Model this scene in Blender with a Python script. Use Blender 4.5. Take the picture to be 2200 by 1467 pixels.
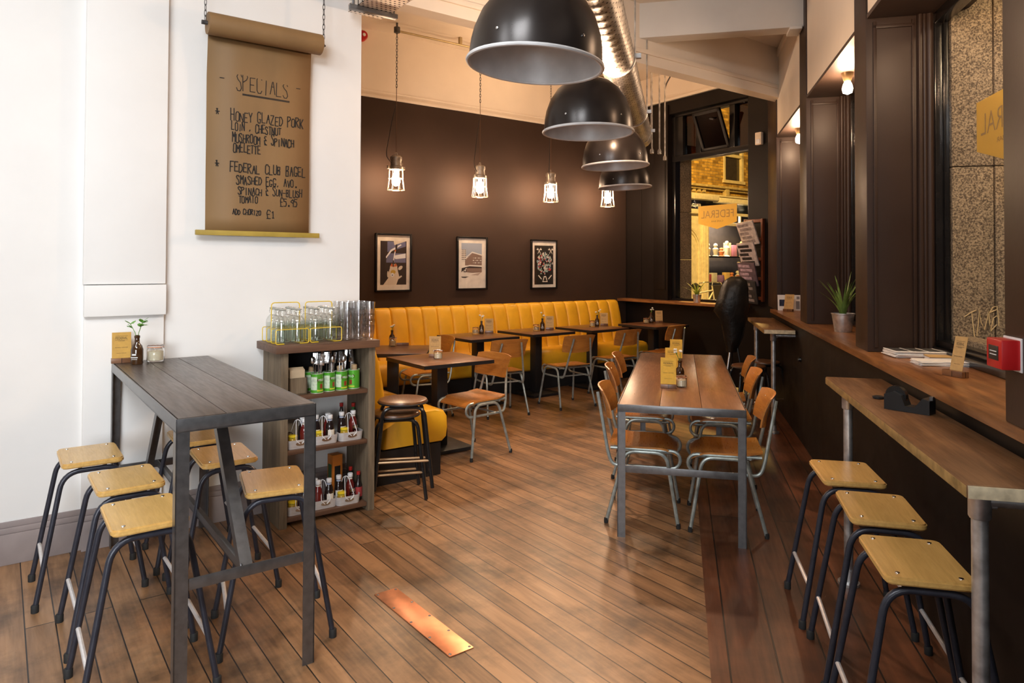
import bpy, bmesh, math, random
from mathutils import Vector, Matrix
PI = math.pi
random.seed(7)
C = bpy.context.scene.collection
SC = bpy.context.scene
for o in list(bpy.data.objects):
    bpy.data.objects.remove(o, do_unlink=True)

# ---------------------------------------------------------------- camera
def set_camera():
    cd = bpy.data.cameras.new('camera')
    cam = bpy.data.objects.new('camera', cd); C.objects.link(cam)
    p, r = math.radians(1.0135), math.radians(0.218)
    fw = Vector((0, math.cos(p), math.sin(p))); up0 = Vector((0, -math.sin(p), math.cos(p))); ri0 = Vector((1, 0, 0))
    ri = ri0 * math.cos(r) + up0 * math.sin(r); up = up0 * math.cos(r) - ri0 * math.sin(r)
    M = Matrix((ri, up, -fw)).transposed().to_4x4(); M.translation = (0, 0, 1.54)
    cam.matrix_world = M
    cd.sensor_fit = 'HORIZONTAL'; cd.sensor_width = 36.0
    cd.lens = 1499.65 / 2200 * 36.0
    cd.shift_y = -(733.5 - 542.1) / 2200.0
    cd.clip_start = 0.05; cd.clip_end = 200
    SC.camera = cam
set_camera()

# ---------------------------------------------------------------- world, exposure, assumed lamps and fill lights
SC.view_settings.view_transform = 'Standard'
SC.view_settings.look = 'None'
SC.view_settings.exposure = 0.0
SC.view_settings.gamma = 1.0
SC.cycles.transparent_max_bounces = 48; SC.cycles.max_bounces = 16; SC.cycles.transmission_bounces = 16
SC.view_settings.use_curve_mapping = False
W = bpy.data.worlds.new('night'); SC.world = W; W.use_nodes = True
W.node_tree.nodes['Background'].inputs[0].default_value = (0.25, 0.30, 0.45, 1)
W.node_tree.nodes['Background'].inputs[1].default_value = 0.06
def lamp(name, typ, loc, power, col, aim=None, size=0.3, sizey=None, spot=None, blend=0.5):
    d = bpy.data.lights.new(name, typ); d.energy = power; d.color = col
    if typ == 'AREA':
        d.size = size
        if sizey: d.shape = 'RECTANGLE'; d.size_y = sizey
    else:
        d.shadow_soft_size = size
    if typ == 'SPOT':
        d.spot_size = math.radians(spot); d.spot_blend = blend
    o = bpy.data.objects.new(name, d); C.objects.link(o); o.location = loc
    if aim is not None:
        o.rotation_euler = (Vector(aim) - Vector(loc)).to_track_quat('-Z', 'Y').to_euler()
    return o
WARM = (1.0, 0.64, 0.37); COOL = (0.93, 0.97, 1.0); SODIUM = (1.0, 0.62, 0.17)
lamp('assumed_cool_light_front', 'AREA', (-0.9, 0.4, 3.5), 90, COOL, (-0.8, 2.6, 0), 1.2, 0.8)  # assumed unseen cool light above the camera for the floor and white wall
lamp('assumed_cool_light_left', 'AREA', (-2.2, 0.9, 3.5), 36, COOL, (-2.4, 4.0, 0.6), 0.8, 0.8)  # assumed cool light at the left, no fitting, aimed at the white wall
sd = lamp('front_fill_light', 'AREA', (-1.0, -2.4, 1.6), 24, COOL, (-1.35, 4.0, 0.9), 2.0, 1.6)  # added unseen cool fill for the dome insides, table legs and shelf front
sd.data.spread = math.radians(62)
lamp('ceiling_fill_light', 'AREA', (0.7, 7.9, 3.35), 30, WARM, (0.7, 7.9, 4.3), 1.4, .3)  # added fill with no fitting, brightens the back room ceiling from below
lamp('assumed_ceiling_spot', 'SPOT', (0.70, 6.9, 3.5), 300, (1.0, .64, .40), (0.35, 4.0, 0), .06, spot=75, blend=.5)  # assumed from the table's shadow, no fitting built; lights the middle floor
lamp('assumed_duct_light', 'POINT', (0.60, 4.5, 2.74), 48, (1.0, .66, .42), None, .05)  # assumed unseen point light for the duct's hot spot and the ceiling
lamp('assumed_street_light_a', 'POINT', (3.9, 12.6, 5.4), 2900, SODIUM, None, .15)  # assumed unseen street light, taken from the yellow cast on the shop front
lamp('assumed_street_light_b', 'POINT', (3.1, 1.9, 3.4), 105, (1.0, .74, .45), None, .15)  # assumed second street light, unseen, brightens the granite jambs

# ---------------------------------------------------------------- building frames
def frame(rot, ox=0, oy=0):
    a = math.radians(rot)
    return lambda x, y, z=0: Vector((ox + x * math.cos(a) - y * math.sin(a), oy + x * math.sin(a) + y * math.cos(a), z))
AE, AR, AW = 36.3, -13.53, -56.0
E_ = frame(AE)            # x along the picture wall, y into the back room
R_ = frame(AR)            # x out through the long window wall, y along it
W_ = frame(AW, 1.642, 10.642)   # end window wall: x along it, y out
def place(o, fr, x=0, y=0, z=0, rot=0):
    f, a = {'E': (E_, AE), 'R': (R_, AR), 'W': (W_, AW)}[fr]
    o.location = f(x, y, z); o.rotation_euler = (0, 0, math.radians(a + rot)); return o

# ---------------------------------------------------------------- materials
MT = {}
def nd(nt, t, **kw):
    n = nt.nodes.new(t)
    for k, v in kw.items():
        if k.startswith('i_'):
            n.inputs[k[2:]].default_value = v
        else:
            setattr(n, k, v)
    return n
def mat(name, col, rough=0.5, metal=0.0, var=0.06, vscale=12, bump=0.0, bscale=40, trans=0.0, emit=None, ior=1.45, coat=0.0, spec=0.5, rvar=0.08, stretch=(1, 1, 1), alpha=None):
    if name in MT: return MT[name]
    m = bpy.data.materials.new(name); m.use_nodes = True; nt = m.node_tree
    b = nt.nodes['Principled BSDF']
    b.inputs['Roughness'].default_value = rough; b.inputs['Metallic'].default_value = metal
    b.inputs['Transmission Weight'].default_value = trans; b.inputs['IOR'].default_value = ior
    b.inputs['Coat Weight'].default_value = coat; b.inputs['Specular IOR Level'].default_value = spec
    tc = nd(nt, 'ShaderNodeTexCoord'); mp = nd(nt, 'ShaderNodeMapping'); mp.inputs['Scale'].default_value = stretch
    nt.links.new(tc.outputs['Object'], mp.inputs['Vector'])
    nz = nd(nt, 'ShaderNodeTexNoise', i_Scale=vscale, i_Detail=5.0)
    nt.links.new(mp.outputs[0], nz.inputs['Vector'])
    rp = nd(nt, 'ShaderNodeValToRGB')
    c = Vector(col)
    lo = c * (1 - var * 2); hi = c * (1 + var * 2)
    rp.color_ramp.elements[0].position = .3; rp.color_ramp.elements[1].position = .7
    rp.color_ramp.elements[0].color = (*lo, 1); rp.color_ramp.elements[1].color = (*hi, 1)
    nt.links.new(nz.outputs['Fac'], rp.inputs['Fac']); nt.links.new(rp.outputs['Color'], b.inputs['Base Color'])
    if rvar:
        mr = nd(nt, 'ShaderNodeMapRange'); mr.inputs['To Min'].default_value = max(0, rough - rvar); mr.inputs['To Max'].default_value = min(1, rough + rvar)
        nt.links.new(nz.outputs['Fac'], mr.inputs['Value']); nt.links.new(mr.outputs[0], b.inputs['Roughness'])
    if bump:
        n2 = nd(nt, 'ShaderNodeTexNoise', i_Scale=bscale, i_Detail=3.0); nt.links.new(mp.outputs[0], n2.inputs['Vector'])
        bp = nd(nt, 'ShaderNodeBump', i_Strength=bump, i_Distance=0.01); nt.links.new(n2.outputs['Fac'], bp.inputs['Height']); nt.links.new(bp.outputs[0], b.inputs['Normal'])
    if emit:
        b.inputs['Emission Color'].default_value = (*emit[:3], 1); b.inputs['Emission Strength'].default_value = emit[3]
    MT[name] = m; return m
def wood(name, c1, c2, scale=1.0, axis='Y', rough=0.4, coat=0.0, dark=None, bump=.08, board=None, joint=(.01, .006, .004), length=2.3, blotch=0.0, mort=.0022, knots=0.0):
    """grain stretched along an axis; board = width of planks laid along that axis"""
    if name in MT: return MT[name]
    m = bpy.data.materials.new(name); m.use_nodes = True; nt = m.node_tree; L = nt.links.new
    b = nt.nodes['Principled BSDF']; b.inputs['Roughness'].default_value = rough; b.inputs['Coat Weight'].default_value = coat
    b.inputs['Coat Roughness'].default_value = .25
    tc = nd(nt, 'ShaderNodeTexCoord'); src = tc.outputs['Object']
    s = {'X': (1.2, 14, 14), 'Y': (14, 1.2, 14), 'Z': (14, 14, 1.2)}[axis]
    fac_board = None
    if board:
        rot = nd(nt, 'ShaderNodeMapping')
        rot.inputs['Rotation'].default_value = (0, 0, math.radians(90 if axis == 'Y' else 0)); L(src, rot.inputs['Vector'])
        bk = nd(nt, 'ShaderNodeTexBrick'); bk.offset = .37; bk.offset_frequency = 2
        bk.inputs['Color1'].default_value = (0, 0, 0, 1); bk.inputs['Color2'].default_value = (1, 1, 1, 1); bk.inputs['Mortar'].default_value = (.5, .5, .5, 1)
        bk.inputs['Scale'].default_value = 1.0; bk.inputs['Mortar Size'].default_value = mort; bk.inputs['Mortar Smooth'].default_value = .2
        bk.inputs['Brick Width'].default_value = length; bk.inputs['Row Height'].default_value = board; bk.inputs['Bias'].default_value = 0
        L(rot.outputs[0], bk.inputs['Vector'])
        off = nd(nt, 'ShaderNodeVectorMath', operation='SCALE'); off.inputs['Scale'].default_value = 7.0; L(bk.outputs['Color'], off.inputs[0])
        ad = nd(nt, 'ShaderNodeVectorMath', operation='ADD'); L(src, ad.inputs[0]); L(off.outputs[0], ad.inputs[1]); gsrc = ad.outputs[0]
        fac_board = bk
    else:
        gsrc = src
    mp = nd(nt, 'ShaderNodeMapping'); mp.inputs['Scale'].default_value = tuple(v * scale for v in s); L(gsrc, mp.inputs['Vector'])
    nz = nd(nt, 'ShaderNodeTexNoise', i_Scale=1.6, i_Detail=6.0, i_Distortion=1.2); L(mp.outputs[0], nz.inputs['Vector'])
    nf = nd(nt, 'ShaderNodeTexNoise', i_Scale=9.0, i_Detail=4.0); L(mp.outputs[0], nf.inputs['Vector'])
    mx = nd(nt, 'ShaderNodeMath', operation='MULTIPLY_ADD'); mx.inputs[1].default_value = .35; L(nf.outputs['Fac'], mx.inputs[0]); L(nz.outputs['Fac'], mx.inputs[2])
    last = mx.outputs[0]
    if fac_board:
        m2 = nd(nt, 'ShaderNodeMath', operation='MULTIPLY_ADD'); m2.inputs[1].default_value = .28; L(bk.outputs['Color'], m2.inputs[0]); L(last, m2.inputs[2])
        m3 = nd(nt, 'ShaderNodeMath', operation='SUBTRACT'); m3.inputs[1].default_value = .14; L(m2.outputs[0], m3.inputs[0]); last = m3.outputs[0]
    rp = nd(nt, 'ShaderNodeValToRGB'); rp.color_ramp.elements[0].position = .42; rp.color_ramp.elements[1].position = .88
    rp.color_ramp.elements[0].color = (*c2, 1); rp.color_ramp.elements[1].color = (*c1, 1); L(last, rp.inputs['Fac'])
    col = rp.outputs['Color']
    if blotch:
        n3 = nd(nt, 'ShaderNodeTexNoise', i_Scale=2.2, i_Detail=7.0, i_Roughness=.65); L(src, n3.inputs['Vector'])
        r3 = nd(nt, 'ShaderNodeValToRGB'); r3.color_ramp.elements[0].position = .34; r3.color_ramp.elements[1].position = .55
        v = 1 - blotch; r3.color_ramp.elements[0].color = (v * .9, v * .88, v * .85, 1); r3.color_ramp.elements[1].color = (1, 1, 1, 1); L(n3.outputs['Fac'], r3.inputs['Fac'])
        mm = nd(nt, 'ShaderNodeMix', data_type='RGBA', blend_type='MULTIPLY'); mm.inputs['Factor'].default_value = 1.0
        L(col, mm.inputs['A']); L(r3.outputs['Color'], mm.inputs['B']); col = mm.outputs['Result']
    if fac_board:
        mj = nd(nt, 'ShaderNodeMix', data_type='RGBA'); mj.inputs['B'].default_value = (*joint, 1)
        L(bk.outputs['Fac'], mj.inputs['Factor']); L(col, mj.inputs['A']); col = mj.outputs['Result']
    L(col, b.inputs['Base Color'])
    mr = nd(nt, 'ShaderNodeMapRange'); mr.inputs['To Min'].default_value = rough + .12; mr.inputs['To Max'].default_value = max(.05, rough - .08)
    L(nf.outputs['Fac'], mr.inputs['Value']); L(mr.outputs[0], b.inputs['Roughness'])
    bp = nd(nt, 'ShaderNodeBump', i_Strength=bump, i_Distance=.004); L(last, bp.inputs['Height'])
    if fac_board:
        b2 = nd(nt, 'ShaderNodeBump', i_Strength=.6, i_Distance=.003); b2.invert = True
        L(bk.outputs['Fac'], b2.inputs['Height']); L(bp.outputs[0], b2.inputs['Normal']); L(b2.outputs[0], b.inputs['Normal'])
    else:
        L(bp.outputs[0], b.inputs['Normal'])
    MT[name] = m; return m
def brickwork(name, c1, c2, mortar, bw=.225, bh=.075):
    if name in MT: return MT[name]
    m = bpy.data.materials.new(name); m.use_nodes = True; nt = m.node_tree; L = nt.links.new
    b = nt.nodes['Principled BSDF']; b.inputs['Roughness'].default_value = .9
    tc = nd(nt, 'ShaderNodeTexCoord'); mp = nd(nt, 'ShaderNodeMapping'); mp.inputs['Rotation'].default_value = (math.radians(-90), 0, 0)
    L(tc.outputs['Object'], mp.inputs['Vector'])
    bk = nd(nt, 'ShaderNodeTexBrick'); bk.inputs['Color1'].default_value = (*c1, 1); bk.inputs['Color2'].default_value = (*c2, 1); bk.inputs['Mortar'].default_value = (*mortar, 1)
    bk.inputs['Scale'].default_value = 1; bk.inputs['Brick Width'].default_value = bw; bk.inputs['Row Height'].default_value = bh; bk.inputs['Mortar Size'].default_value = .009
    L(mp.outputs[0], bk.inputs['Vector'])
    nz = nd(nt, 'ShaderNodeTexNoise', i_Scale=6.0, i_Detail=6.0); L(mp.outputs[0], nz.inputs['Vector'])
    mm = nd(nt, 'ShaderNodeMix', data_type='RGBA', blend_type='OVERLAY'); mm.inputs['Factor'].default_value = 1.0
    L(bk.outputs['Color'], mm.inputs['A']); L(nz.outputs['Fac'], mm.inputs['B']); L(mm.outputs['Result'], b.inputs['Base Color'])
    bp = nd(nt, 'ShaderNodeBump', i_Strength=.5, i_Distance=.01); bp.invert = True; L(bk.outputs['Fac'], bp.inputs['Height']); L(bp.outputs[0], b.inputs['Normal'])
    MT[name] = m; return m
def speckle(name, c1, c2, scale=140, rough=.8):
    if name in MT: return MT[name]
    m = bpy.data.materials.new(name); m.use_nodes = True; nt = m.node_tree; L = nt.links.new
    b = nt.nodes['Principled BSDF']; b.inputs['Roughness'].default_value = rough
    tc = nd(nt, 'ShaderNodeTexCoord')
    vz = nd(nt, 'ShaderNodeTexNoise', i_Scale=scale, i_Detail=4.0, i_Roughness=.7); L(tc.outputs['Object'], vz.inputs['Vector'])
    v2 = nd(nt, 'ShaderNodeTexNoise', i_Scale=scale * .07, i_Detail=3.0); L(tc.outputs['Object'], v2.inputs['Vector'])
    ad = nd(nt, 'ShaderNodeMath', operation='MULTIPLY_ADD'); ad.inputs[1].default_value = .12; L(v2.outputs['Fac'], ad.inputs[0]); L(vz.outputs['Fac'], ad.inputs[2])
    rp = nd(nt, 'ShaderNodeValToRGB'); rp.color_ramp.elements[0].position = .46; rp.color_ramp.elements[1].position = .68
    rp.color_ramp.elements[0].color = (*c2, 1); rp.color_ramp.elements[1].color = (*c1, 1)
    L(ad.outputs[0], rp.inputs['Fac']); L(rp.outputs['Color'], b.inputs['Base Color'])
    bp = nd(nt, 'ShaderNodeBump', i_Strength=.5, i_Distance=.006); L(vz.outputs['Fac'], bp.inputs['Height']); L(bp.outputs[0], b.inputs['Normal'])
    MT[name] = m; return m
def pane(name, tint=(1, 1, 1), gloss=.02, scale=.4):
    """thin sheet of glass: mostly clear, a little mirror"""
    if name in MT: return MT[name]
    m = bpy.data.materials.new(name); m.use_nodes = True; nt = m.node_tree; L = nt.links.new
    nt.nodes.remove(nt.nodes['Principled BSDF'])
    out = [n for n in nt.nodes if n.type == 'OUTPUT_MATERIAL'][0]
    t = nd(nt, 'ShaderNodeBsdfTransparent'); t.inputs[0].default_value = (*tint, 1)
    g = nd(nt, 'ShaderNodeBsdfGlossy'); g.inputs['Roughness'].default_value = .02
    fr = nd(nt, 'ShaderNodeLayerWeight', i_Blend=.5); f5 = nd(nt, 'ShaderNodeMath', operation='POWER'); f5.inputs[1].default_value = 4.0; L(fr.outputs['Facing'], f5.inputs[0]); ml = nd(nt, 'ShaderNodeMath', operation='MAXIMUM'); ml.inputs[1].default_value = gloss; L(f5.outputs[0], ml.inputs[0]); ml.operation = 'MULTIPLY_ADD'; ml.inputs[1].default_value = scale; ml.inputs[2].default_value = gloss
    mx = nd(nt, 'ShaderNodeMixShader'); L(ml.outputs[0], mx.inputs[0]); L(t.outputs[0], mx.inputs[1]); L(g.outputs[0], mx.inputs[2]); L(mx.outputs[0], out.inputs[0])
    MT[name] = m; return m
def perforated(name, col, pitch=.028, hole=.3, axis='Y', round_=False, rough=.38):
    """sheet metal with rows of holes; round_ wraps the rows round a tube lying along Y"""
    if name in MT: return MT[name]
    m = mat(name, col, rough, .9, var=.12, vscale=9); nt = m.node_tree; L = nt.links.new; b = nt.nodes['Principled BSDF']
    tc = nd(nt, 'ShaderNodeTexCoord'); sp = nd(nt, 'ShaderNodeSeparateXYZ'); L(tc.outputs['Object'], sp.inputs[0])
    if round_:
        at = nd(nt, 'ShaderNodeMath', operation='ARCTAN2'); L(sp.outputs['Z'], at.inputs[0]); L(sp.outputs['X'], at.inputs[1])
        ua = nd(nt, 'ShaderNodeMath', operation='MULTIPLY'); ua.inputs[1].default_value = .12; L(at.outputs[0], ua.inputs[0]); u = ua.outputs[0]
    else:
        u = sp.outputs['X']
    v = sp.outputs['Y']
    def cell(s, off=None):
        a = nd(nt, 'ShaderNodeMath', operation='DIVIDE'); a.inputs[1].default_value = pitch; L(s, a.inputs[0])
        if off is not None:
            k = nd(nt, 'ShaderNodeMath', operation='ADD'); L(a.outputs[0], k.inputs[0]); L(off, k.inputs[1]); a = k
        f = nd(nt, 'ShaderNodeMath', operation='FRACT'); L(a.outputs[0], f.inputs[0])
        c = nd(nt, 'ShaderNodeMath', operation='SUBTRACT'); c.inputs[1].default_value = .5; L(f.outputs[0], c.inputs[0])
        return c.outputs[0]
    dv = nd(nt, 'ShaderNodeMath', operation='DIVIDE'); dv.inputs[1].default_value = pitch; L(v, dv.inputs[0])
    fl = nd(nt, 'ShaderNodeMath', operation='FLOOR'); L(dv.outputs[0], fl.inputs[0])
    hf = nd(nt, 'ShaderNodeMath', operation='MULTIPLY'); hf.inputs[1].default_value = .5; L(fl.outputs[0], hf.inputs[0])
    cu, cv = cell(u, hf.outputs[0]), cell(v)
    cb = nd(nt, 'ShaderNodeCombineXYZ'); L(cu, cb.inputs[0]); L(cv, cb.inputs[1])
    ln = nd(nt, 'ShaderNodeVectorMath', operation='LENGTH'); L(cb.outputs[0], ln.inputs[0])
    lt = nd(nt, 'ShaderNodeMath', operation='LESS_THAN'); lt.inputs[1].default_value = hole; L(ln.outputs['Value'], lt.inputs[0])
    old = b.inputs['Base Color'].links[0].from_socket
    mx = nd(nt, 'ShaderNodeMix', data_type='RGBA'); mx.inputs['B'].default_value = (.03, .02, .015, 1); L(lt.outputs[0], mx.inputs['Factor']); L(old, mx.inputs['A']); L(mx.outputs['Result'], b.inputs['Base Color'])
    mm = nd(nt, 'ShaderNodeMath', operation='SUBTRACT'); mm.inputs[0].default_value = .9; L(lt.outputs[0], mm.inputs[1]); mm.use_clamp = True; L(mm.outputs[0], b.inputs['Metallic'])
    return m

# ---------------------------------------------------------------- mesh helpers
def bm_(): return bmesh.new()
def obj(name, bm, m, parent=None, smooth=40, loc=None, rot=None):
    me = bpy.data.meshes.new(name)
    if isinstance(bm, bpy.types.Mesh): me = bm
    else:
        bmesh.ops.recalc_face_normals(bm, faces=bm.faces); bm.to_mesh(me); bm.free()
    for k in (m if isinstance(m, (list, tuple)) else [m]): me.materials.append(k)
    if smooth and len(me.polygons):
        me.polygons.foreach_set('use_smooth', [True] * len(me.polygons)); me.set_sharp_from_angle(angle=math.radians(smooth))
    o = bpy.data.objects.new(name, me); C.objects.link(o)
    if parent is not None: o.parent = parent
    if loc is not None: o.location = loc
    if rot is not None: o.rotation_euler = rot
    return o
def tag(o, label, cat, group=None):
    o['label'] = label; o['category'] = cat
    if group: o['group'] = group
    return o
def thing(name, label, cat, group=None):
    o = bpy.data.objects.new(name, None); C.objects.link(o); o.empty_display_size = .1
    return tag(o, label, cat, group)
def struct(name, bm, m, fr=None, smooth=30):
    o = obj(name, bm, m, None, smooth); o['kind'] = 'structure'
    if fr: place(o, fr)
    return o
def dup(root, label=None, group=None):
    r = root.copy(); C.objects.link(r)
    if label: r['label'] = label
    if group: r['group'] = group
    for ch in list(root.children):
        c = ch.copy(); C.objects.link(c); c.parent = r
        for g in list(ch.children):
            d = g.copy(); C.objects.link(d); d.parent = c
    return r
def box(bm, x0, x1, y0, y1, z0, z1, bev=0.0, mi=0, M=None):
    g = bmesh.ops.create_cube(bm, size=1.0)
    vs = g['verts']
    for v in vs: v.co = Vector((x0 + (v.co.x + .5) * (x1 - x0), y0 + (v.co.y + .5) * (y1 - y0), z0 + (v.co.z + .5) * (z1 - z0)))
    fs = {f for v in vs for f in v.link_faces}
    if bev:
        es = list({e for v in vs for e in v.link_edges})
        r = bmesh.ops.bevel(bm, geom=es, offset=bev, segments=2, profile=.6, affect='EDGES')
        fs = set(r['faces']) | {f for f in fs if f.is_valid}
        vs = list({v for f in fs for v in f.verts})
    for f in fs:
        if f.is_valid: f.material_index = mi
    if M is not None:
        for v in vs:
            if v.is_valid: v.co = M @ v.co
    return vs
def tube(bm, pts, r, seg=8, closed=False, caps=True, mi=0):
    pts = [Vector(p) for p in pts]; n = len(pts); rings = []
    rr = r if isinstance(r, (list, tuple)) else [r] * n
    prev = None
    for i, p in enumerate(pts):
        if closed: t = pts[(i + 1) % n] - pts[i - 1]
        else: t = pts[min(i + 1, n - 1)] - pts[max(i - 1, 0)]
        t.normalize()
        if prev is None:
            a = Vector((0, 0, 1)) if abs(t.z) < .9 else Vector((1, 0, 0)); u = t.cross(a).normalized()
        else:
            u = (prev - t * prev.dot(t))
            u = u.normalized() if u.length > 1e-6 else t.orthogonal().normalized()
        prev = u; w = t.cross(u)
        rings.append([bm.verts.new(p + (u * math.cos(k * 2 * PI / seg) + w * math.sin(k * 2 * PI / seg)) * rr[i]) for k in range(seg)])
    m = n if closed else n - 1
    for i in range(m):
        a, b = rings[i], rings[(i + 1) % n]
        for k in range(seg):
            f = bm.faces.new((a[k], a[(k + 1) % seg], b[(k + 1) % seg], b[k])); f.material_index = mi
    if caps and not closed:
        for rg in (rings[0], rings[-1]):
            f = bm.faces.new(rg); f.material_index = mi
def fillet(pts, r, k=5):
    pts = [Vector(p) for p in pts]; out = [pts[0]]
    for i in range(1, len(pts) - 1):
        a, b, c = pts[i - 1], pts[i], pts[i + 1]
        d1 = (a - b); d2 = (c - b); rr = min(r, d1.length * .49, d2.length * .49)
        p0 = b + d1.normalized() * rr; p1 = b + d2.normalized() * rr
        for j in range(k + 1):
            t = j / k; out.append(p0 * (1 - t) ** 2 + b * 2 * t * (1 - t) + p1 * t ** 2)
    out.append(pts[-1]); return out
def lathe(bm, prof, seg=20, loc=(0, 0, 0), mi=0, axis='Z', cap=True):
    rings = []
    for (r, z) in prof:
        if r < 1e-5: rings.append([bm.verts.new((0, 0, z))])
        else: rings.append([bm.verts.new((r * math.cos(k * 2 * PI / seg), r * math.sin(k * 2 * PI / seg), z)) for k in range(seg)])
    for a, b in zip(rings[:-1], rings[1:]):
        for k in range(seg):
            k2 = (k + 1) % seg
            if len(a) == 1 and len(b) == 1: continue
            if len(a) == 1: f = bm.faces.new((a[0], b[k2], b[k]))
            elif len(b) == 1: f = bm.faces.new((a[k], a[k2], b[0]))
            else: f = bm.faces.new((a[k], a[k2], b[k2], b[k]))
            f.material_index = mi
    if cap:
        for rg in (rings[0], rings[-1]):
            if len(rg) > 2: f = bm.faces.new(rg); f.material_index = mi
    vs = [v for rg in rings for v in rg]
    for v in vs:
        if axis == 'X': v.co = Vector((v.co.z, v.co.y, -v.co.x))
        elif axis == 'Y': v.co = Vector((v.co.x, v.co.z, -v.co.y))
        v.co += Vector(loc)
    return vs
def prism(bm, pts, z0, z1, mi=0, M=None):
    a = [bm.verts.new((x, y, z0)) for x, y in pts]; b = [bm.verts.new((x, y, z1)) for x, y in pts]
    n = len(pts); fs = [bm.faces.new(a[::-1]), bm.faces.new(b)]
    for k in range(n): fs.append(bm.faces.new((a[k], a[(k + 1) % n], b[(k + 1) % n], b[k])))
    for f in fs: f.material_index = mi
    if M is not None:
        for v in a + b: v.co = M @ v.co
    return a + b
def rrect(w, h, r, k=4):
    o = []
    for cx, cy, a0 in ((w / 2 - r, h / 2 - r, 0), (-w / 2 + r, h / 2 - r, 90), (-w / 2 + r, -h / 2 + r, 180), (w / 2 - r, -h / 2 + r, 270)):
        for j in range(k + 1):
            a = math.radians(a0 + 90 * j / k); o.append((cx + r * math.cos(a), cy + r * math.sin(a)))
    return o
def chain(bm, p0, p1, link=.032, r=.0028, w=.011, seg=5, sag=0.0):
    p0, p1 = Vector(p0), Vector(p1); d = p1 - p0; n = max(2, int(d.length / (link * .72))); t = d.normalized()
    u = t.orthogonal().normalized(); v = t.cross(u)
    for i in range(n):
        c = p0 + d * (i + .5) / n - Vector((0, 0, sag * 4 * ((i + .5) / n) * (1 - (i + .5) / n))); a = u if i % 2 else v; pts = []
        for k in range(10):
            an = k * 2 * PI / 10; s, q = math.cos(an), math.sin(an)
            pts.append(c + a * (q * w * .62) + t * (s * link * .5))
        tube(bm, pts, r, 4, closed=True)
def text_mesh(s, w=None, h=None, extrude=0.0, bold=0.0):
    cu = bpy.data.curves.new('t', 'FONT'); cu.body = s; cu.align_x = 'CENTER'; cu.align_y = 'CENTER'; cu.extrude = extrude; cu.offset = bold; cu.resolution_u = 3
    ob = bpy.data.objects.new('t', cu); C.objects.link(ob); bpy.context.view_layer.update()
    dg = bpy.context.evaluated_depsgraph_get(); me = bpy.data.meshes.new_from_object(ob.evaluated_get(dg))
    bpy.data.objects.remove(ob, do_unlink=True); bpy.data.curves.remove(cu)
    xs = [v.co.x for v in me.vertices]; ys = [v.co.y for v in me.vertices]
    cx, cy = (min(xs) + max(xs)) / 2, (min(ys) + max(ys)) / 2
    sx = w / (max(xs) - min(xs)) if w else h / (max(ys) - min(ys)); sy = h / (max(ys) - min(ys)) if h else sx
    for v in me.vertices: v.co = Vector(((v.co.x - cx) * sx, (v.co.y - cy) * sy, v.co.z))
    return me
def merge(parts):
    """join several (mesh, matrix) into one bmesh"""
    bm = bm_()
    for me, M in parts:
        t = bm_(); t.from_mesh(me); t.transform(M); tmp = bpy.data.meshes.new('x'); t.to_mesh(tmp); t.free(); bm.from_mesh(tmp); bpy.data.meshes.remove(tmp)
    return bm
def Tm(x=0, y=0, z=0): return Matrix.Translation((x, y, z))
def Rm(a, ax): return Matrix.Rotation(math.radians(a), 4, ax)
UPR = Rm(90, 'X')          # flat xy drawing stood up in xz, facing -y

# ---------------------------------------------------------------- palette
M_white = mat('white_wall_paint', (.80, .79, .775), .65, var=.012, vscale=3, bump=.05, bscale=8)
M_cream = mat('cream_paint', (.82, .73, .62), .6, var=.02, vscale=2.5, bump=.06, bscale=10)
M_grey = mat('pale_grey_paint', (.74, .70, .64), .5, var=.02, vscale=3)
M_brown = mat('dark_brown_wall_paint', (.042, .025, .018), .7, spec=.2, var=.04, vscale=3, bump=.03, bscale=30)
M_pier = mat('dark_brown_pier_paint', (.038, .022, .016), .42, spec=.3, var=.04, vscale=3, bump=.03, bscale=30)
M_black = mat('black_brown_paint', (.011, .0075, .006), .5, spec=.25, var=.05, vscale=6)
M_gloss = mat('black_gloss_paint', (.012, .011, .011), .2, var=.05, vscale=10, bump=.05, bscale=20)
M_skirt = mat('mauve_grey_skirting_paint', (.30, .255, .25), .45, var=.06, vscale=7)
M_steel = mat('raw_steel', (.17, .17, .175), .32, .8, var=.07, vscale=30, bump=.01)
M_dsteel = mat('dark_steel', (.10, .10, .105), .42, .7, var=.2, vscale=14)
M_galv = mat('galvanised_pipe', (.62, .63, .64), .36, .85, var=.18, vscale=18)
M_tube = mat('blue_black_tube', (.030, .032, .045), .32, .2, var=.08, vscale=30)
M_green = mat('grey_green_tube', (.36, .40, .38), .38, .55, var=.12, vscale=30)
M_chrome = mat('bright_steel', (.72, .72, .72), .22, 1.0, var=.04)
M_rubber = mat('black_rubber', (.015, .015, .015), .7)
M_blk = mat('matt_black_metal', (.012, .012, .013), .45, var=.05)
M_ply = wood('golden_ply', (.66, .41, .13), (.50, .29, .085), 1.6, 'Y', .3, .25, bump=.02)
M_plyedge = mat('ply_edge', (.60, .44, .20), .5, var=.1, vscale=60, stretch=(1, 1, 14))
M_chairply = wood('orange_brown_ply', (.52, .21, .042), (.36, .13, .027), 1.3, 'X', .28, .3, bump=.02)
M_walnut = wood('red_brown_table_wood', (.26, .115, .048), (.12, .05, .022), .8, 'X', .3, .25, bump=.015, board=.11, length=3, joint=(.03, .012, .006), mort=.002)
M_planks = wood('red_brown_plank', (.27, .12, .050), (.15, .062, .026), .7, 'Y', .30, .25, blotch=.25, bump=.012)
M_dplanks = wood('grey_brown_plank', (.085, .062, .050), (.040, .029, .024), .7, 'Y', .36, .15, blotch=.2, bump=.02)
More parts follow.
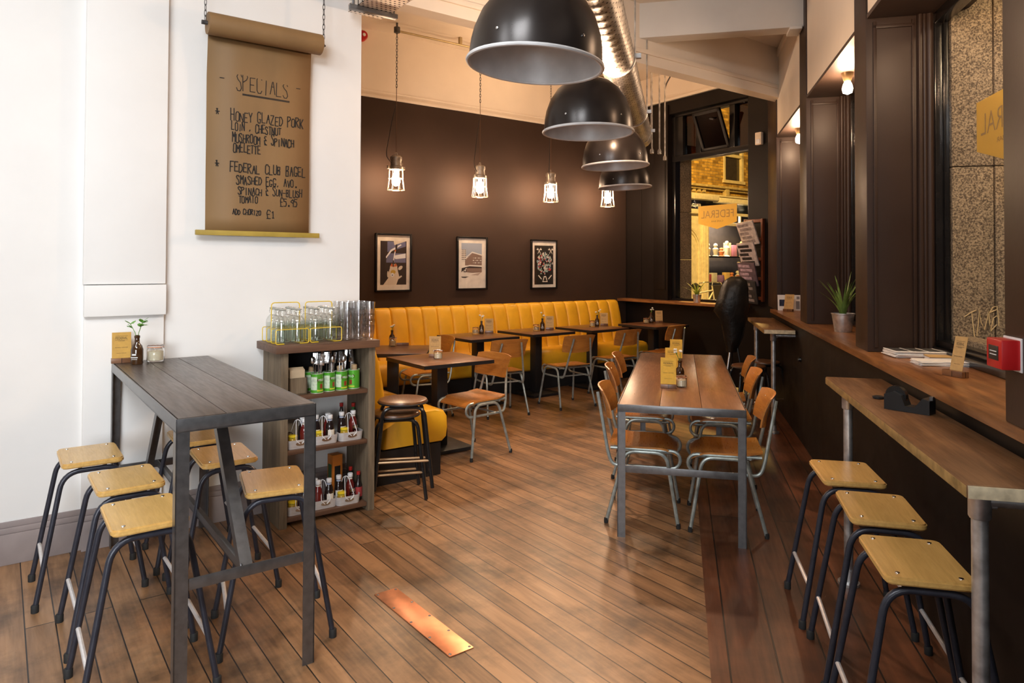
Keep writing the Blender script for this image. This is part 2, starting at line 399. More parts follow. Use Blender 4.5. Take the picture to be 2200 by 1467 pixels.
M_ledge = wood('orange_brown_ledge', (.36, .15, .045), (.12, .045, .016), .6, 'Y', .32, .2, blotch=.35, bump=.015)
M_ledgex = wood('orange_brown_ledge_end', (.36, .15, .045), (.14, .05, .018), .6, 'X', .32, .2, blotch=.35, bump=.015)
M_bar = wood('worn_bar_top', (.23, .115, .048), (.105, .047, .02), .8, 'Y', .4, .1, blotch=.3, bump=.02)
M_baredge = mat('worn_bar_edge', (.27, .17, .06), .5, var=.2, vscale=25)
M_barend = mat('pale_worn_bar_end', (.62, .53, .36), .5, var=.12, vscale=40)
M_rough = wood('weathered_board', (.22, .165, .105), (.085, .062, .040), .9, 'Z', .7, bump=.25)
M_shelfw = wood('dark_stained_shelf', (.15, .075, .042), (.07, .032, .018), .9, 'X', .5, bump=.15)
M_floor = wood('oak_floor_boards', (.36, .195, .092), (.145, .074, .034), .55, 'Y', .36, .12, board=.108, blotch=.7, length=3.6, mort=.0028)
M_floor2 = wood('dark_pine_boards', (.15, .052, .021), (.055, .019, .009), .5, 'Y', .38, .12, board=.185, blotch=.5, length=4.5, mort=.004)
M_yellow = mat('mustard_leather', (.77, .41, .020), .42, var=.04, vscale=6, bump=.08, bscale=160)
M_kraft = mat('kraft_card', (.55, .35, .14), .75, var=.04, vscale=60)
M_ycard = mat('mustard_card', (.70, .42, .05), .65, var=.04, vscale=40)
M_ink = mat('black_ink', (.012, .010, .009), .6)
M_paper = mat('brown_kraft_paper', (.235, .135, .055), .62, var=.05, vscale=5, stretch=(1, 1, .3))
M_wpaper = mat('white_paper', (.80, .78, .76), .7, var=.02)
M_glass = mat('clear_glass', (1, 1, 1), .03, trans=1.0, var=0, rvar=0)
M_thin = pane('thin_clear_glass', (.985, .99, .985), .05, .9)
M_water = mat('water', (.97, 1, .98), .02, trans=1.0, var=0, rvar=0, ior=1.33)
M_amber = mat('brown_bottle_glass', (.05, .022, .008), .1, var=.1, coat=.5)
M_leaf = mat('green_leaf', (.11, .28, .035), .45, var=.25, vscale=25)
M_aloe = mat('aloe_green', (.13, .22, .045), .45, var=.25, vscale=18)
M_petal = mat('white_petal', (.85, .84, .76), .6)
M_alu = mat('brushed_aluminium', (.66, .64, .64), .38, .35, var=.06, vscale=30, stretch=(1, 1, 12))
M_ywire = mat('yellow_wire', (.68, .47, .02), .4)
M_red = mat('red_plastic', (.50, .012, .014), .35)
M_sign = mat('mustard_sign_vinyl', (.70, .52, .13), .6, var=.03)
for _m in (M_sign,):
    _t = nd(_m.node_tree, 'ShaderNodeBsdfTranslucent'); _t.inputs[0].default_value = (.88, .68, .24, 1); _x = nd(_m.node_tree, 'ShaderNodeMixShader'); _x.inputs[0].default_value = .55
    _o = [n for n in _m.node_tree.nodes if n.type == 'OUTPUT_MATERIAL'][0]; _m.node_tree.links.new(_m.node_tree.nodes['Principled BSDF'].outputs[0], _x.inputs[1]); _m.node_tree.links.new(_t.outputs[0], _x.inputs[2]); _m.node_tree.links.new(_x.outputs[0], _o.inputs[0])
M_signink = mat('brown_sign_lettering', (.30, .20, .08), .7)
M_granite = speckle('granite', (.50, .39, .26), (.085, .062, .042), 110)

# ================================================================ SETTING
def inv(fr, rot, ox=0, oy=0):
    a = math.radians(rot)
    return lambda p: ((p[0] - ox) * math.cos(a) + (p[1] - oy) * math.sin(a), -(p[0] - ox) * math.sin(a) + (p[1] - oy) * math.cos(a))
toE, toR = inv(E_, AE), inv(R_, AR)
# floors: oak boards run at right angles to the picture wall, darker pine along the windows
wc1 = (2.313, 9.134); wc2 = (2.993, 8.125)
bm = bm_(); prism(bm, [(-3, -5), toE(R_(.112, -3)), toE(wc1), toE(W_(-.3, 0)), (6.9, 7.6), (-3, 7.6)], -.06, 0)
struct('floor', bm, M_floor, 'E')
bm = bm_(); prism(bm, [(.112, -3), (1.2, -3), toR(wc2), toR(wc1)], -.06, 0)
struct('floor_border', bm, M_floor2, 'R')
# white pier wall on the left with its boxed-in pipe casing
bm = bm_(); box(bm, -3.2, 1.972, 4.43, 4.78, 0, 4.3)
struct('wall_left', bm, M_white, 'E')
bm = bm_()
box(bm, .365, .768, 4.383, 4.44, 1.425, 3.31, .004); box(bm, .370, .770, 4.372, 4.44, 1.25, 1.42, .003); box(bm, .372, .764, 4.400, 4.44, 0, 1.252, .003)
struct('trim_1', bm, M_white, 'E')
bm = bm_()
for x0, x1, y in ((-3.2, .372, 4.43), (.372, .764, 4.40), (.764, 1.972, 4.43)):
    box(bm, x0, x1, y - .026, y, 0, .155, .003); box(bm, x0, x1, y - .018, y, .155, .185, .006); box(bm, x0, x1, y - .010, y, .185, .215, .004)
struct('baseboard_left', bm, M_skirt, 'E')
# hidden closing walls
bm = bm_(); box(bm, 1.80, 1.972, 4.78, 7.6, 0, 4.3); struct('wall_side', bm, M_brown, 'E')
bm = bm_(); box(bm, -3.4, -3.2, -5, 4.6, 0, 4.0); struct('wall_far_left', bm, M_white, 'E')
bm = bm_(); box(bm, -8, 1.3, -3.2, -3.0, 0, 4.0); struct('wall_rear', bm, M_grey, 'R')
# picture wall
bm = bm_(); box(bm, 1.8, 7.6, 7.45, 7.65, 0, 3.47); struct('wall_back', bm, M_brown, 'E')
bm = bm_(); box(bm, 1.8, 7.9, 7.44, 7.66, 3.50, 4.3); box(bm, 1.8, 7.9, 7.425, 7.66, 3.47, 3.50, .006); box(bm, 1.8, 7.9, 7.435, 7.66, 3.545, 3.56, .004)
struct('trim_2', bm, M_cream, 'E')
# ceilings and beams
bm = bm_(); box(bm, 1.6, 9.5, 4.3, 7.8, 4.25, 4.4); struct('ceiling_back', bm, M_cream, 'E')
bm = bm_(); prism(bm, [(-3.3, -5.2), (3.5, -5.2), (9, 4.40), (-3.3, 4.40)], 3.86, 4.0); struct('ceiling', bm, M_cream, 'E')
bm = bm_(); box(bm, -3.2, 6.9, 4.29, 4.43, 3.33, 4.3); box(bm, -3.2, 6.9, 4.27, 4.29, 3.42, 3.46, .004); struct('beam_main', bm, M_cream, 'E')
bm = bm_(); box(bm, -.42, 1.05, 6.24, 6.42, 3.55, 3.9, .012); box(bm, .90, 1.0, 6.225, 6.43, 3.53, 3.56, .008); struct('beam_cross', bm, M_grey, 'R')
# ---------------- long window wall on the right (R frame: x outward, y along)
bm = bm_(); box(bm, 1.03, 1.5, -3, 8.62, 0, 1.03); struct('wall_right', bm, M_black, 'R')
bm = bm_()
for y0, y1, x in ((-3, .3, 1.01), (1.9, 2.45, .972), (4.23, 4.50, 1.01), (6.13, 6.45, 1.01), (7.95, 8.7, 1.01)):
    box(bm, x, 1.5, y0, y1, 1.065, 3.9, .006)
    if y0 > 1: # sunk panel edge mouldings on the near reveal
        for xa in (1.045, 1.24): box(bm, xa, xa + .018, y0 - .010, y0, 1.09, 2.9, .003)
        box(bm, 1.045, 1.255, y0 - .010, y0, 2.86, 2.88, .003)
for y0, y1 in ((.3, 1.9), (2.42, 4.23), (4.50, 6.13), (6.45, 7.95)):
    for (a, s) in ((y1, -1), (y0, 1)):                       # reeded mouldings beside the sashes
        for dx, r_ in ((.268, .014), (.290, .011), (.315, .018)): lathe(bm, [(r_, 1.066), (r_, 2.92)], 12, (1.01 + dx, a + s * .010, 0))
        ya, yb = sorted((a, a + s * .012)); box(bm, 1.265, 1.345, ya, yb, 1.066, 2.92)
struct('wall_right_piers', bm, M_pier, 'R')
bm = bm_()
for y0, y1 in ((.3, 1.9), (2.42, 4.23), (4.50, 6.13), (6.45, 7.95)): box(bm, 1.02, 1.10, y0, y1, 2.945, 3.9)
for y0, y1 in ((.3, 1.9), (2.42, 4.23), (4.50, 6.13), (6.45, 7.95)): box(bm, 1.0, 1.03, y0 + .02, y1 - .02, 3.76, 3.84, .012)
struct('wall_right_fascia', bm, M_cream, 'R')
bm = bm_()
for y0, y1 in ((.3, 1.9), (2.42, 4.23), (4.50, 6.13), (6.45, 7.95)): box(bm, 1.015, 1.5, y0, y1, 2.92, 2.945)
struct('trim_3', bm, mat('soffit_paint', (.055, .034, .025), .5), 'R')
def bay_window(k, y0, y1):
    bm = bm_()
    for (a, s) in ((y1, -1), (y0, 1)):                       # reeded mouldings then the black sash stiles
        ya, yb = sorted((a, a + s * .03)); box(bm, 1.345, 1.385, ya, yb, 1.066, 2.92, .006)
        ya, yb = sorted((a, a + s * .042)); box(bm, 1.385, 1.41, ya, yb, 1.066, 2.92, .004)
    box(bm, 1.325, 1.41, y0, y1, 1.066, 1.11, .006); box(bm, 1.345, 1.405, y0, y1, 1.11, 1.145, .006); box(bm, 1.345, 1.41, y0, y1, 2.86, 2.92, .006)
    o = struct('window_%d' % k, bm, M_gloss, 'R')
    g = bm_(); box(g, 1.380, 1.386, y0 + .04, y1 - .04, 1.12, 2.9); obj('glass_pane', g, pane('window_glass'), o)
    return o
bay_window(1, 2.45, 4.23); bay_window(2, 4.50, 6.13); bay_window(3, 6.45, 7.95)
# granite jambs outside the bays
bm = bm_()
for y in (4.17, 6.07, 7.89):
    for z0, z1 in ((.2, 2.07), (2.075, 3.4)): box(bm, 1.415, 1.61, y, y + .5, z0, z1, .004); box(bm, 1.618, 2.3, y, y + .5, z0, z1, .004)
granite = struct('wall_granite_jambs', bm, M_granite, 'R')
bm = bm_(); box(bm, 1.415, 1.53, 2.42, 7.9, .9, 1.17, .02); struct('trim_4', bm, M_granite, 'R')
# ---------------- end window wall (W frame: x along, y outward)
bm = bm_()
box(bm, -.5, 2.85, 0, .2, 0, 1.012); box(bm, -.5, 1.01, 0, .2, 1.012, 3.85); box(bm, 2.34, 2.85, 0, .2, 1.012, 3.85); box(bm, 1.01, 2.34, 0, .2, 3.665, 3.85)
box(bm, .74, 1.01, -.03, 0, 1.05, 3.8, .005); box(bm, .78, .97, -.04, -.03, 1.2, 3.6, .004)
for x in (.15, .45): box(bm, x, x + .02, -.008, 0, 1.05, 3.7, .003)
struct('wall_window', bm, M_black, 'W')
bm = bm_(); box(bm, -.6, 3.0, -.02, .22, 3.85, 4.3); box(bm, -.6, 3.0, -.045, 0, 3.85, 3.89, .006); struct('trim_5', bm, M_cream, 'W')
bm = bm_()
box(bm, 1.01, 1.07, .06, .16, 1.05, 3.665, .004); box(bm, 2.285, 2.34, .06, .16, 1.05, 3.665, .004)
box(bm, 1.01, 2.34, .05, .17, 2.99, 3.07, .006); box(bm, 1.01, 2.34, .06, .16, 3.62, 3.665, .004); box(bm, 1.01, 2.34, .05, .17, 1.05, 1.085, .006)
box(bm, 1.44, 1.53, .06, .16, 3.07, 3.62, .004); box(bm, 2.0, 2.085, .06, .16, 3.07, 3.62, .004); box(bm, 1.07, 1.20, .07, .15, 3.07, 3.62, .004)
w4 = struct('window_4', bm, M_gloss, 'W')
g = bm_(); box(g, 1.06, 2.29, .117, .123, 1.08, 3.0); obj('glass_pane', g, pane('end_window_glass', gloss=.0006, scale=.005), w4)
g = bm_(); box(g, 1.19, 1.45, .117, .123, 3.06, 3.63); box(g, 2.075, 2.29, .117, .123, 3.06, 3.63); obj('upper_glass_pane', g, pane('smoked_window_glass', (.16, .09, .03), .05), w4)
# the middle top light is a hopper, hinged at the foot and leaning into the room
bm = bm_(); box(bm, -.225, .225, -.02, .02, 0, .045, .004); box(bm, -.225, .225, -.02, .02, .495, .535, .004); box(bm, -.225, -.185, -.02, .02, 0, .535, .004); box(bm, .185, .225, -.02, .02, 0, .535, .004)
hop = obj('hopper_light', bm, M_black, w4, loc=(1.765, .10, 3.08), rot=(math.radians(24), 0, 0))
g = bm_(); box(g, -.19, .19, -.003, .003, .04, .5); obj('hopper_glass', g, pane('smoked_hopper_glass', (.05, .03, .012), .05), hop)
bm = bm_(); tube(bm, [(1.56, .06, 3.60), (1.69, -.03, 3.50), (1.88, -.10, 3.44)], .012, 8); obj('stay_arm', bm, M_steel, w4)
# ---------------- outside: granite jamb, street, shop front opposite
bm = bm_()
for z0, z1 in ((-.1, 1.05), (1.055, 1.62), (1.625, 2.3), (2.305, 3.6)): box(bm, .2, .975, .2, .50, z0, z1, .004)
struct('wall_granite_corner', bm, M_granite, 'W')
bm = bm_(); prism(bm, [(7.7, 2), (30, 2), (30, 12.2), (5, 12.2), (5, 8.2)], -.25, -.1); struct('ground_street', bm, mat('pavement', (.16, .14, .12), .8, var=.15), 'E')
N = 11.8
bm = bm_(); box(bm, 9, 24, 9.2, 12.2, -.2, .08, .02); struct('ground_pavement', bm, mat('kerb_stone', (.20, .18, .15), .8, var=.15), 'E')
bm = bm_(); box(bm, 10, 15.74, N, N + .3, 3.62, 8); box(bm, 16.62, 22, N, N + .3, 3.62, 8); box(bm, 15.74, 16.62, N, N + .3, 4.9, 8); box(bm, 15.74, 16.62, N, N + .3, 3.62, 3.80)
box(bm, 10, 22, N + .02, N + .3, 3.40, 3.65)
struct('wall_opposite_brick', bm, brickwork('yellow_brick', (.60, .36, .07), (.24, .13, .02), (.26, .17, .06)), 'E')
bm = bm_()
box(bm, 10, 22, N - .16, N, 3.60, 3.66, .01); box(bm, 10, 22, N - .08, N, 3.54, 3.60, .01); box(bm, 10, 22, N - .06, N, 3.40, 3.44, .01)
for x in (14.05, 14.25, 14.45, 14.65, 14.85): box(bm, x, x + .1, N - .05, N, 3.46, 3.53)
for x in (15.7, 16.95, 18.2): box(bm, x, x + .16, N - .13, N, 3.40, 3.60, .02); 
struct('trim_6', bm, mat('yellow_stone', (.44, .34, .16), .8, var=.12), 'E')
bm = bm_(); box(bm, 15.74, 15.82, N - .02, N + .1, 3.80, 4.9); box(bm, 16.54, 16.62, N - .02, N + .1, 3.80, 4.9); box(bm, 15.70, 16.66, N - .05, N + .1, 3.78, 3.86); box(bm, 15.74, 16.62, N - .02, N + .1, 4.50, 4.58)
w5 = struct('window_5', bm, mat('stone_surround', (.62, .52, .30), .7), 'E')
g = bm_(); box(g, 15.8, 16.56, N + .06, N + .08, 3.82, 4.9); obj('glass_pane', g, mat('dark_upper_window', (.045, .035, .025), .15), w5)
bm = bm_(); box(bm, 10, 15.3, N - .22, N + .1, 3.25, 3.38, .02); box(bm, 15.3, 22, N - .22, N + .1, 3.21, 3.34, .02); box(bm, 10, 22, N - .12, N + .1, 3.38, 3.41, .01)
struct('trim_7', bm, mat('cream_shopfront_paint', (.74, .66, .48), .5), 'E')
bm = bm_(); box(bm, 10, 22, N, N + .2, 2.98, 3.25); struct('wall_opposite_fascia', bm, M_gloss, 'E')
# gothic timber pier of the shop
bm = bm_(); box(bm, 13.6, 15.02, N - .02, N + .12, -.1, 3.0); box(bm, 14.78, 15.02, N - .10, N, -.1, 2.98, .02); box(bm, 13.9, 15.05, N - .12, N, 2.88, 3.0, .02); box(bm, 13.6, 14.8, N - .06, N, .6, .95, .02)
for r_ in (.47, .40):
    pts = [(14.32 + r_ * .9, N - .04, .95), (14.32 + r_ * .9, N - .04, 1.9)] + [(14.32 - r_ * .5 + r_ * 1.4 * math.cos(a), N - .04, 1.9 + r_ * 1.4 * math.sin(a)) for a in [j * 1.2 / 8 for j in range(9)]]
    tube(bm, pts, .028, 6)
box(bm, 14.84, 14.87, N - .12, N - .09, .2, 2.85); box(bm, 14.93, 14.96, N - .12, N - .09, .2, 2.85)
struct('wall_opposite_pier', bm, mat('cream_shopfront_paint', (.74, .66, .48), .5), 'E')
bm = bm_(); box(bm, 15.02, 22, N - .04, N + .1, -.1, 1.02); box(bm, 15.02, 22, N + .9, N + 1, -.1, 3); box(bm, 15.02, 15.08, N - .04, N + .9, .9, 3); box(bm, 15.02, 22, N, N + .9, 2.96, 3.0)
box(bm, 17.2, 17.3, N - .03, N + .05, 1, 3); 
struct('wall_opposite_shop', bm, mat('dark_shop_interior', (.055, .045, .04), .6), 'E')
bm = bm_(); box(bm, 15.05, 17.3, N - .04, N + .02, 2.62, 2.70, .01); box(bm, 16.3, 17.3, N - .04, N + .02, 2.90, 2.97, .01); box(bm, 16.44, 16.48, N - .04, N + .02, 2.62, 2.97)
w6 = struct('window_6', bm, mat('cream_shopfront_paint', (.74, .66, .48), .5), 'E')
g = bm_(); box(g, 15.05, 17.2, N + .0, N + .006, 1.0, 2.97); obj('glass_pane', g, pane('window_glass'), w6)
bm = bm_()
for z in (1.03, 1.76): box(bm, 15.08, 17.2, N + .15, N + .75, z, z + .035)
shf = tag(obj('display_shelf', bm, M_blk), 'dark display shelves inside the shop window across the street', 'shelf'); place(shf, 'E')
lamp('added_shop_light', 'AREA', E_(16.1, N + .3, 2.93), 110, (1, .82, .62), E_(16.1, N + .4, 1.0), 1.6, .4)  # added unseen light, brightens the dark shop interior
# wares in the shop window
wc = [(.45, .10, .12), (.62, .22, .08), (.75, .6, .35), (.25, .14, .35), (.7, .68, .6), (.6, .45, .12), (.5, .2, .3), (.3, .25, .5), (.8, .55, .2)]
wl = [('standing figure in a red robe', 0), ('tall gold statuette', 2), ('white bust', 4), ('small brown dog ornament', 1), ('pale round lantern', 4), ('cream paper bag', 2), ('pink striped box', 6), ('yellow pot', 5), ('purple cushion', 7), ('red gift box', 0), ('white price card', 4), ('violet basket', 3), ('gold tray', 8), ('orange toy', 1), ('white jug', 4)]
for i, (t, ci) in enumerate(wl):
    row = i // 8 if i < 16 else 1; x = 15.27 + (i % 8) * .25 + random.uniform(-.03, .03); z = 1.795 if row == 0 else 1.066
    bm = bm_(); h = random.uniform(.22, .48) if row == 0 else random.uniform(.2, .4)
    if 'box' in t or 'bag' in t or 'card' in t or 'tray' in t: box(bm, -.1, .1, -.06, .06, 0, h, .01)
    elif 'cushion' in t or 'basket' in t: lathe(bm, [(.07, 0), (.12, h * .4), (.10, h), (.09, h), (.02, h * .6), (0, h * .6)], 12)
    else: lathe(bm, [(.09, 0), (.05, .03), (.07, h * .35), (.08, h * .55), (.035, h * .7), (.06, h * .82), (.045, h * .95), (0, h)], 12)
    k = 'ware_%d' % ci
    o = tag(obj('shop_ornament', bm, mat(k, wc[ci], .5)), '%s on the %s display shelf of the shop opposite' % (t, 'upper' if row == 0 else 'lower'), 'ornament', 'wares in the shop window opposite')
    place(o, 'E', x, N + .35 + random.uniform(-.1, .1), z)
me = text_mesh('altd.com', w=.66, h=.125, extrude=.004)
fs = tag(obj('shop_fascia_lettering', me, M_wpaper, smooth=0), 'white web address lettering on the black fascia across the street', 'lettering')
place(fs, 'E', 14.46, N - .004, 3.135); fs.rotation_euler = (math.radians(90), 0, math.radians(AE))
# bicycle parked across the street
bk = thing('bicycle', 'parked bicycle seen through the end window behind the aloe pot', 'bicycle')
place(bk, 'E', 12.6, 9.95, .081, 8)
for x in (-.52, .52):
    bm = bm_(); tube(bm, [(x + .34 * math.cos(a * PI / 12), 0, .36 + .34 * math.sin(a * PI / 12)) for a in range(24)], .018, 6, closed=True)
    w_ = obj('wheel', bm, M_rubber, bk)
    bm = bm_()
    for a in range(12): tube(bm, [(x, 0, .36), (x + .33 * math.cos(a * PI / 6), 0, .36 + .33 * math.sin(a * PI / 6))], .003, 4)
    obj('spokes', bm, M_chrome, w_)
bm = bm_()
for a, b in (((-.52, .36), (-.15, .36)), ((-.15, .36), (-.3, .95)), ((-.52, .36), (-.28, .85)), ((-.15, .36), (.36, .85)), ((-.28, .85), (.36, .9)), ((.33, 1.0), (.52, .36))): tube(bm, [(a[0], 0, a[1]), (b[0], 0, b[1])], .018, 8)
obj('bicycle_frame', bm, mat('bike_cream', (.6, .55, .45), .4), bk)
bm = bm_(); lathe(bm, [(0, -.13), (.07, -.12), (.08, -.05), (.03, .05), (.02, .13), (0, .135)], 10, (-.31, 0, 1.0), axis='X'); obj('saddle', bm, M_rubber, bk)
bm = bm_(); tube(bm, fillet([(.25, -.28, 1.05), (.36, -.2, 1.08), (.36, .2, 1.08), (.25, .28, 1.05)], .06), .013, 8); tube(bm, [(.33, 0, 1.0), (.36, 0, 1.08)], .014); obj('handlebar', bm, M_chrome, bk)
# ---------------- ledges
bm = bm_(); box(bm, .965, 1.395, -1.5, 8.15, 1.027, 1.065, .003)
lg = tag(obj('window_ledge', bm, M_ledge), 'long orange-brown wooden ledge under the right-hand windows', 'ledge'); place(lg, 'R')
bm = bm_(); box(bm, -.05, 2.36, -.2, .06, 1.012, 1.05, .003)
lg2 = tag(obj('window_ledge', bm, M_ledgex), 'short wooden ledge under the end window behind the banquette', 'ledge'); place(lg2, 'W')
# copper plate in the floor
cp = thing('floor_plate', 'copper cover plate screwed to the oak floor boards', 'plate')
place(cp, 'E', 1.493, 2.693, 0, 1.3)
bm = bm_(); box(bm, -.057, .057, -.325, .325, .0005, .004, .001); obj('plate', bm, mat('copper', (.80, .36, .20), .34, .85, var=.10, vscale=9), cp)
for i in range(5):
    for s in (-1, 1):
        bm = bm_(); lathe(bm, [(.0065, .004), (.005, .0055), (0, .006)], 10, (s * .046, -.31 + i * .155, 0)); obj('screw', bm, M_steel, cp)

# ================================================================ FURNITURE
def angle_leg(x, y, z1, sx, sy, w=.045, t=.005):
    b = bm_(); box(b, *sorted((x, x + sx * w)), *sorted((y, y + sy * t)), 0, z1); box(b, *sorted((x, x + sx * t)), *sorted((y, y + sy * w)), 0, z1); return b
def frame_table(label, W, Ln, H, planks, mplank, fr, cx, cy, rot, group=None, barz=.40, brace=False, fw=.045):
    """steel angle frame with plank top: x = width, y = length"""
    t = thing('plank_table', label, 'table', group); place(t, fr, cx, cy, 0, rot)
    w, l = W / 2, Ln / 2
    b = bm_()
    for s in (-1, 1):
        box(b, *sorted((s * w, s * (w - .005))), -l, l, H - fw, H - .002, .001); box(b, *sorted((s * w, s * (w - .04))), -l, l, H - fw, H - fw + .005)
        box(b, -w, w, *sorted((s * l, s * (l - .005))), H - fw, H - .002, .001); box(b, -w, w, *sorted((s * l, s * (l - .04))), H - fw, H - fw + .005)
    obj('top_frame', b, M_steel, t)
    pw = (W - .014) / planks
    for i in range(planks):
        b = bm_(); box(b, -w + .007 + i * pw + .0012, -w + .007 + (i + 1) * pw - .0012, -l + .006, l - .006, H - fw + .006, H, .0015); obj('plank', b, mplank, t)
    for sx in (-1, 1):
        for sy in (-1, 1):
            obj('leg', angle_leg(sx * w, sy * l, H - fw, -sx, -sy), M_steel, t)
    for sy in (-1, 1):
        b = bm_(); box(b, -w + .004, w - .004, *sorted((sy * (l - .006), sy * (l - .012))), barz - .02, barz + .02, .001); obj('cross_bar', b, M_steel, t)
    if brace:
        b = bm_(); box(b, -.02, .02, -l + .02, l - .02, barz - .016, barz - .011); box(b, -.02, -.015, -l + .02, l - .02, barz - .016, barz + .02); obj('stretcher', b, M_steel, t)
        for sy, x in ((-1, 0), (1, -.06)):
            b = bm_(); M = Matrix.Translation((x, sy * (l - .02), barz)) @ Matrix.Rotation(sy * math.radians(math.degrees(math.atan2(.45, H - fw - barz))), 4, 'X')
            ln = math.hypot(.45, H - fw - barz); box(b, -.022, .022, -.0025, .0025, 0, ln, M=M); box(b, -.022, -.017, *sorted((0, -sy * .04)), 0, ln, M=M); obj('brace', b, M_steel, t)
    return t
frame_table('tall dark plank-topped steel table against the white wall', .50, 1.73, 1.0, 3, M_dplanks, 'E', .752, 3.512, 0, brace=True, barz=.415, fw=.05)
frame_table('long red-brown plank-topped steel table in the middle of the floor', .70, 2.40, .751, 3, M_planks, 'R', .0035, 5.218, 0, barz=.385)

def lab_stool(label, group):
    t = thing('lab_stool', label, 'stool', group)
    b = bm_(); prism(b, rrect(.252, .345, .028), .602, .626)
    bmesh.ops.bevel(b, geom=[e for e in b.edges if abs(e.verts[0].co.z - e.verts[1].co.z) < 1e-6], offset=.006, segments=2, affect='EDGES')
    st = obj('seat', b, [M_ply], t)
    for x in (-.085, .085):
        for y in (-.135, .135):
            b = bm_(); lathe(b, [(.0075, .6255), (.007, .628), (.003, .629), (0, .629)], 10, (x, y, 0)); obj('rivet', b, M_chrome, st)
    for s in (-1, 1):
        b = bm_(); tube(b, fillet([(-.218, s * .188, .012), (-.118, s * .150, .585), (.118, s * .150, .585), (.218, s * .188, .012)], .075, 7), .0115, 10)
        lg_ = obj('leg_hoop', b, M_tube, t)
        for x in (-1, 1):
            b = bm_(); lathe(b, [(.0155, 0), (.016, .03), (.013, .034), (.012, .034)], 12, (x * .2175, s * .188, 0)); obj('rubber_foot', b, M_rubber, lg_)
    for s in (-1, 1):
        b = bm_(); tube(b, [(s * .189, -.177, .178), (s * .189, .177, .178)], .0085, 8); obj('foot_rail', b, M_alu, t)
        b = bm_(); tube(b, [(s * .05, -.15, .590), (s * .05, .15, .590)], .009, 8); obj('seat_rail', b, M_tube, t)
    return t
st0 = lab_stool('', 'lab stools round the tall dark table')
SL = [('E', .365, 3.93, 0, 'ply-topped lab stool farthest from the camera on the white-wall corner side of the tall table'),
      ('E', .450, 3.40, 1, 'ply-topped lab stool in the middle of the near side of the tall dark table'),
      ('E', .445, 2.90, 0, 'front ply-topped lab stool beside the near left leg of the tall table'),
      ('E', .955, 3.01, -11, 'ply-topped lab stool turned slightly, at the right of the tall table by the shelves'),
      ('E', .885, 3.56, -2, 'ply-topped lab stool under the far edge of the tall table, in front of the skirting'),
      ('E', .870, 4.03, -1, 'half hidden ply-topped lab stool tucked deepest under the tall table by the wall')]
SR = [('R', .715, 2.445, 0, 'nearest dark-legged lab stool at the right-hand pipe-legged bar table'),
      ('R', .735, 2.93, -2, 'middle one of the three lab stools at the right-hand bar table'),
      ('R', .720, 3.395, 1, 'farthest lab stool at the right-hand bar table, by its rear pipe leg')]
for i, (fr, x, y, a, lb) in enumerate(SL + SR):
    s_ = st0 if i == 0 else dup(st0)
    s_['label'] = lb; s_['group'] = 'lab stools round the tall dark table' if i < 6 else 'lab stools at the right bar table'
    place(s_, fr, x, y, 0, a)

# ---------------- pipe-legged bar tables
def bar_table(label, y0, y1, posts):
    t = thing('bar_table', label, 'table', 'pipe-legged bar tables')
    place(t, 'R', 0, 0)
    b = bm_(); box(b, .742, 1.012, y0, y1, .922, .960, .006); obj('top', b, M_bar, t)
    b = bm_(); box(b, .7405, .7445, y0 + .004, y1 - .004, .924, .955, .001); obj('edge_band', b, M_baredge, t)
    b = bm_(); box(b, .745, 1.01, y0 - .003, y0 + .002, .923, .957, .001); obj('end_band', b, M_barend, t)
    for (x, y) in posts:
        b = bm_(); lathe(b, [(.021, .012), (.021, .91)], 16, (x, y, 0)); lp = obj('leg', b, M_galv, t)
        b = bm_(); lathe(b, [(.025, .845), (.028, .85), (.028, .918), (.03, .922)], 16, (x, y, 0)); lathe(b, [(.006, 0), (.006, .014), (0, .016)], 8, (x + .026, y - .004, .88), axis='X'); obj('collar', b, M_galv, lp)
        b = bm_(); lathe(b, [(.05, 0), (.05, .012), (.028, .016), (.026, .07), (.021, .075)], 16, (x, y, 0)); obj('floor_flange', b, M_galv, lp)
    b = bm_(); tube(b, [(posts[0][0], posts[0][1], .895), (1.03, posts[0][1], .895)], .017, 10); obj('wall_pipe', b, M_galv, t)
    return t
bar_table('worn pipe-legged bar table along the right-hand wall in front of three lab stools', 2.10, 3.955, [(.805, 2.19), (.795, 3.70)])
bar_table('far pipe-legged bar table in the dark beyond the long middle table', 6.72, 8.26, [(.84, 6.86), (.80, 7.95)])

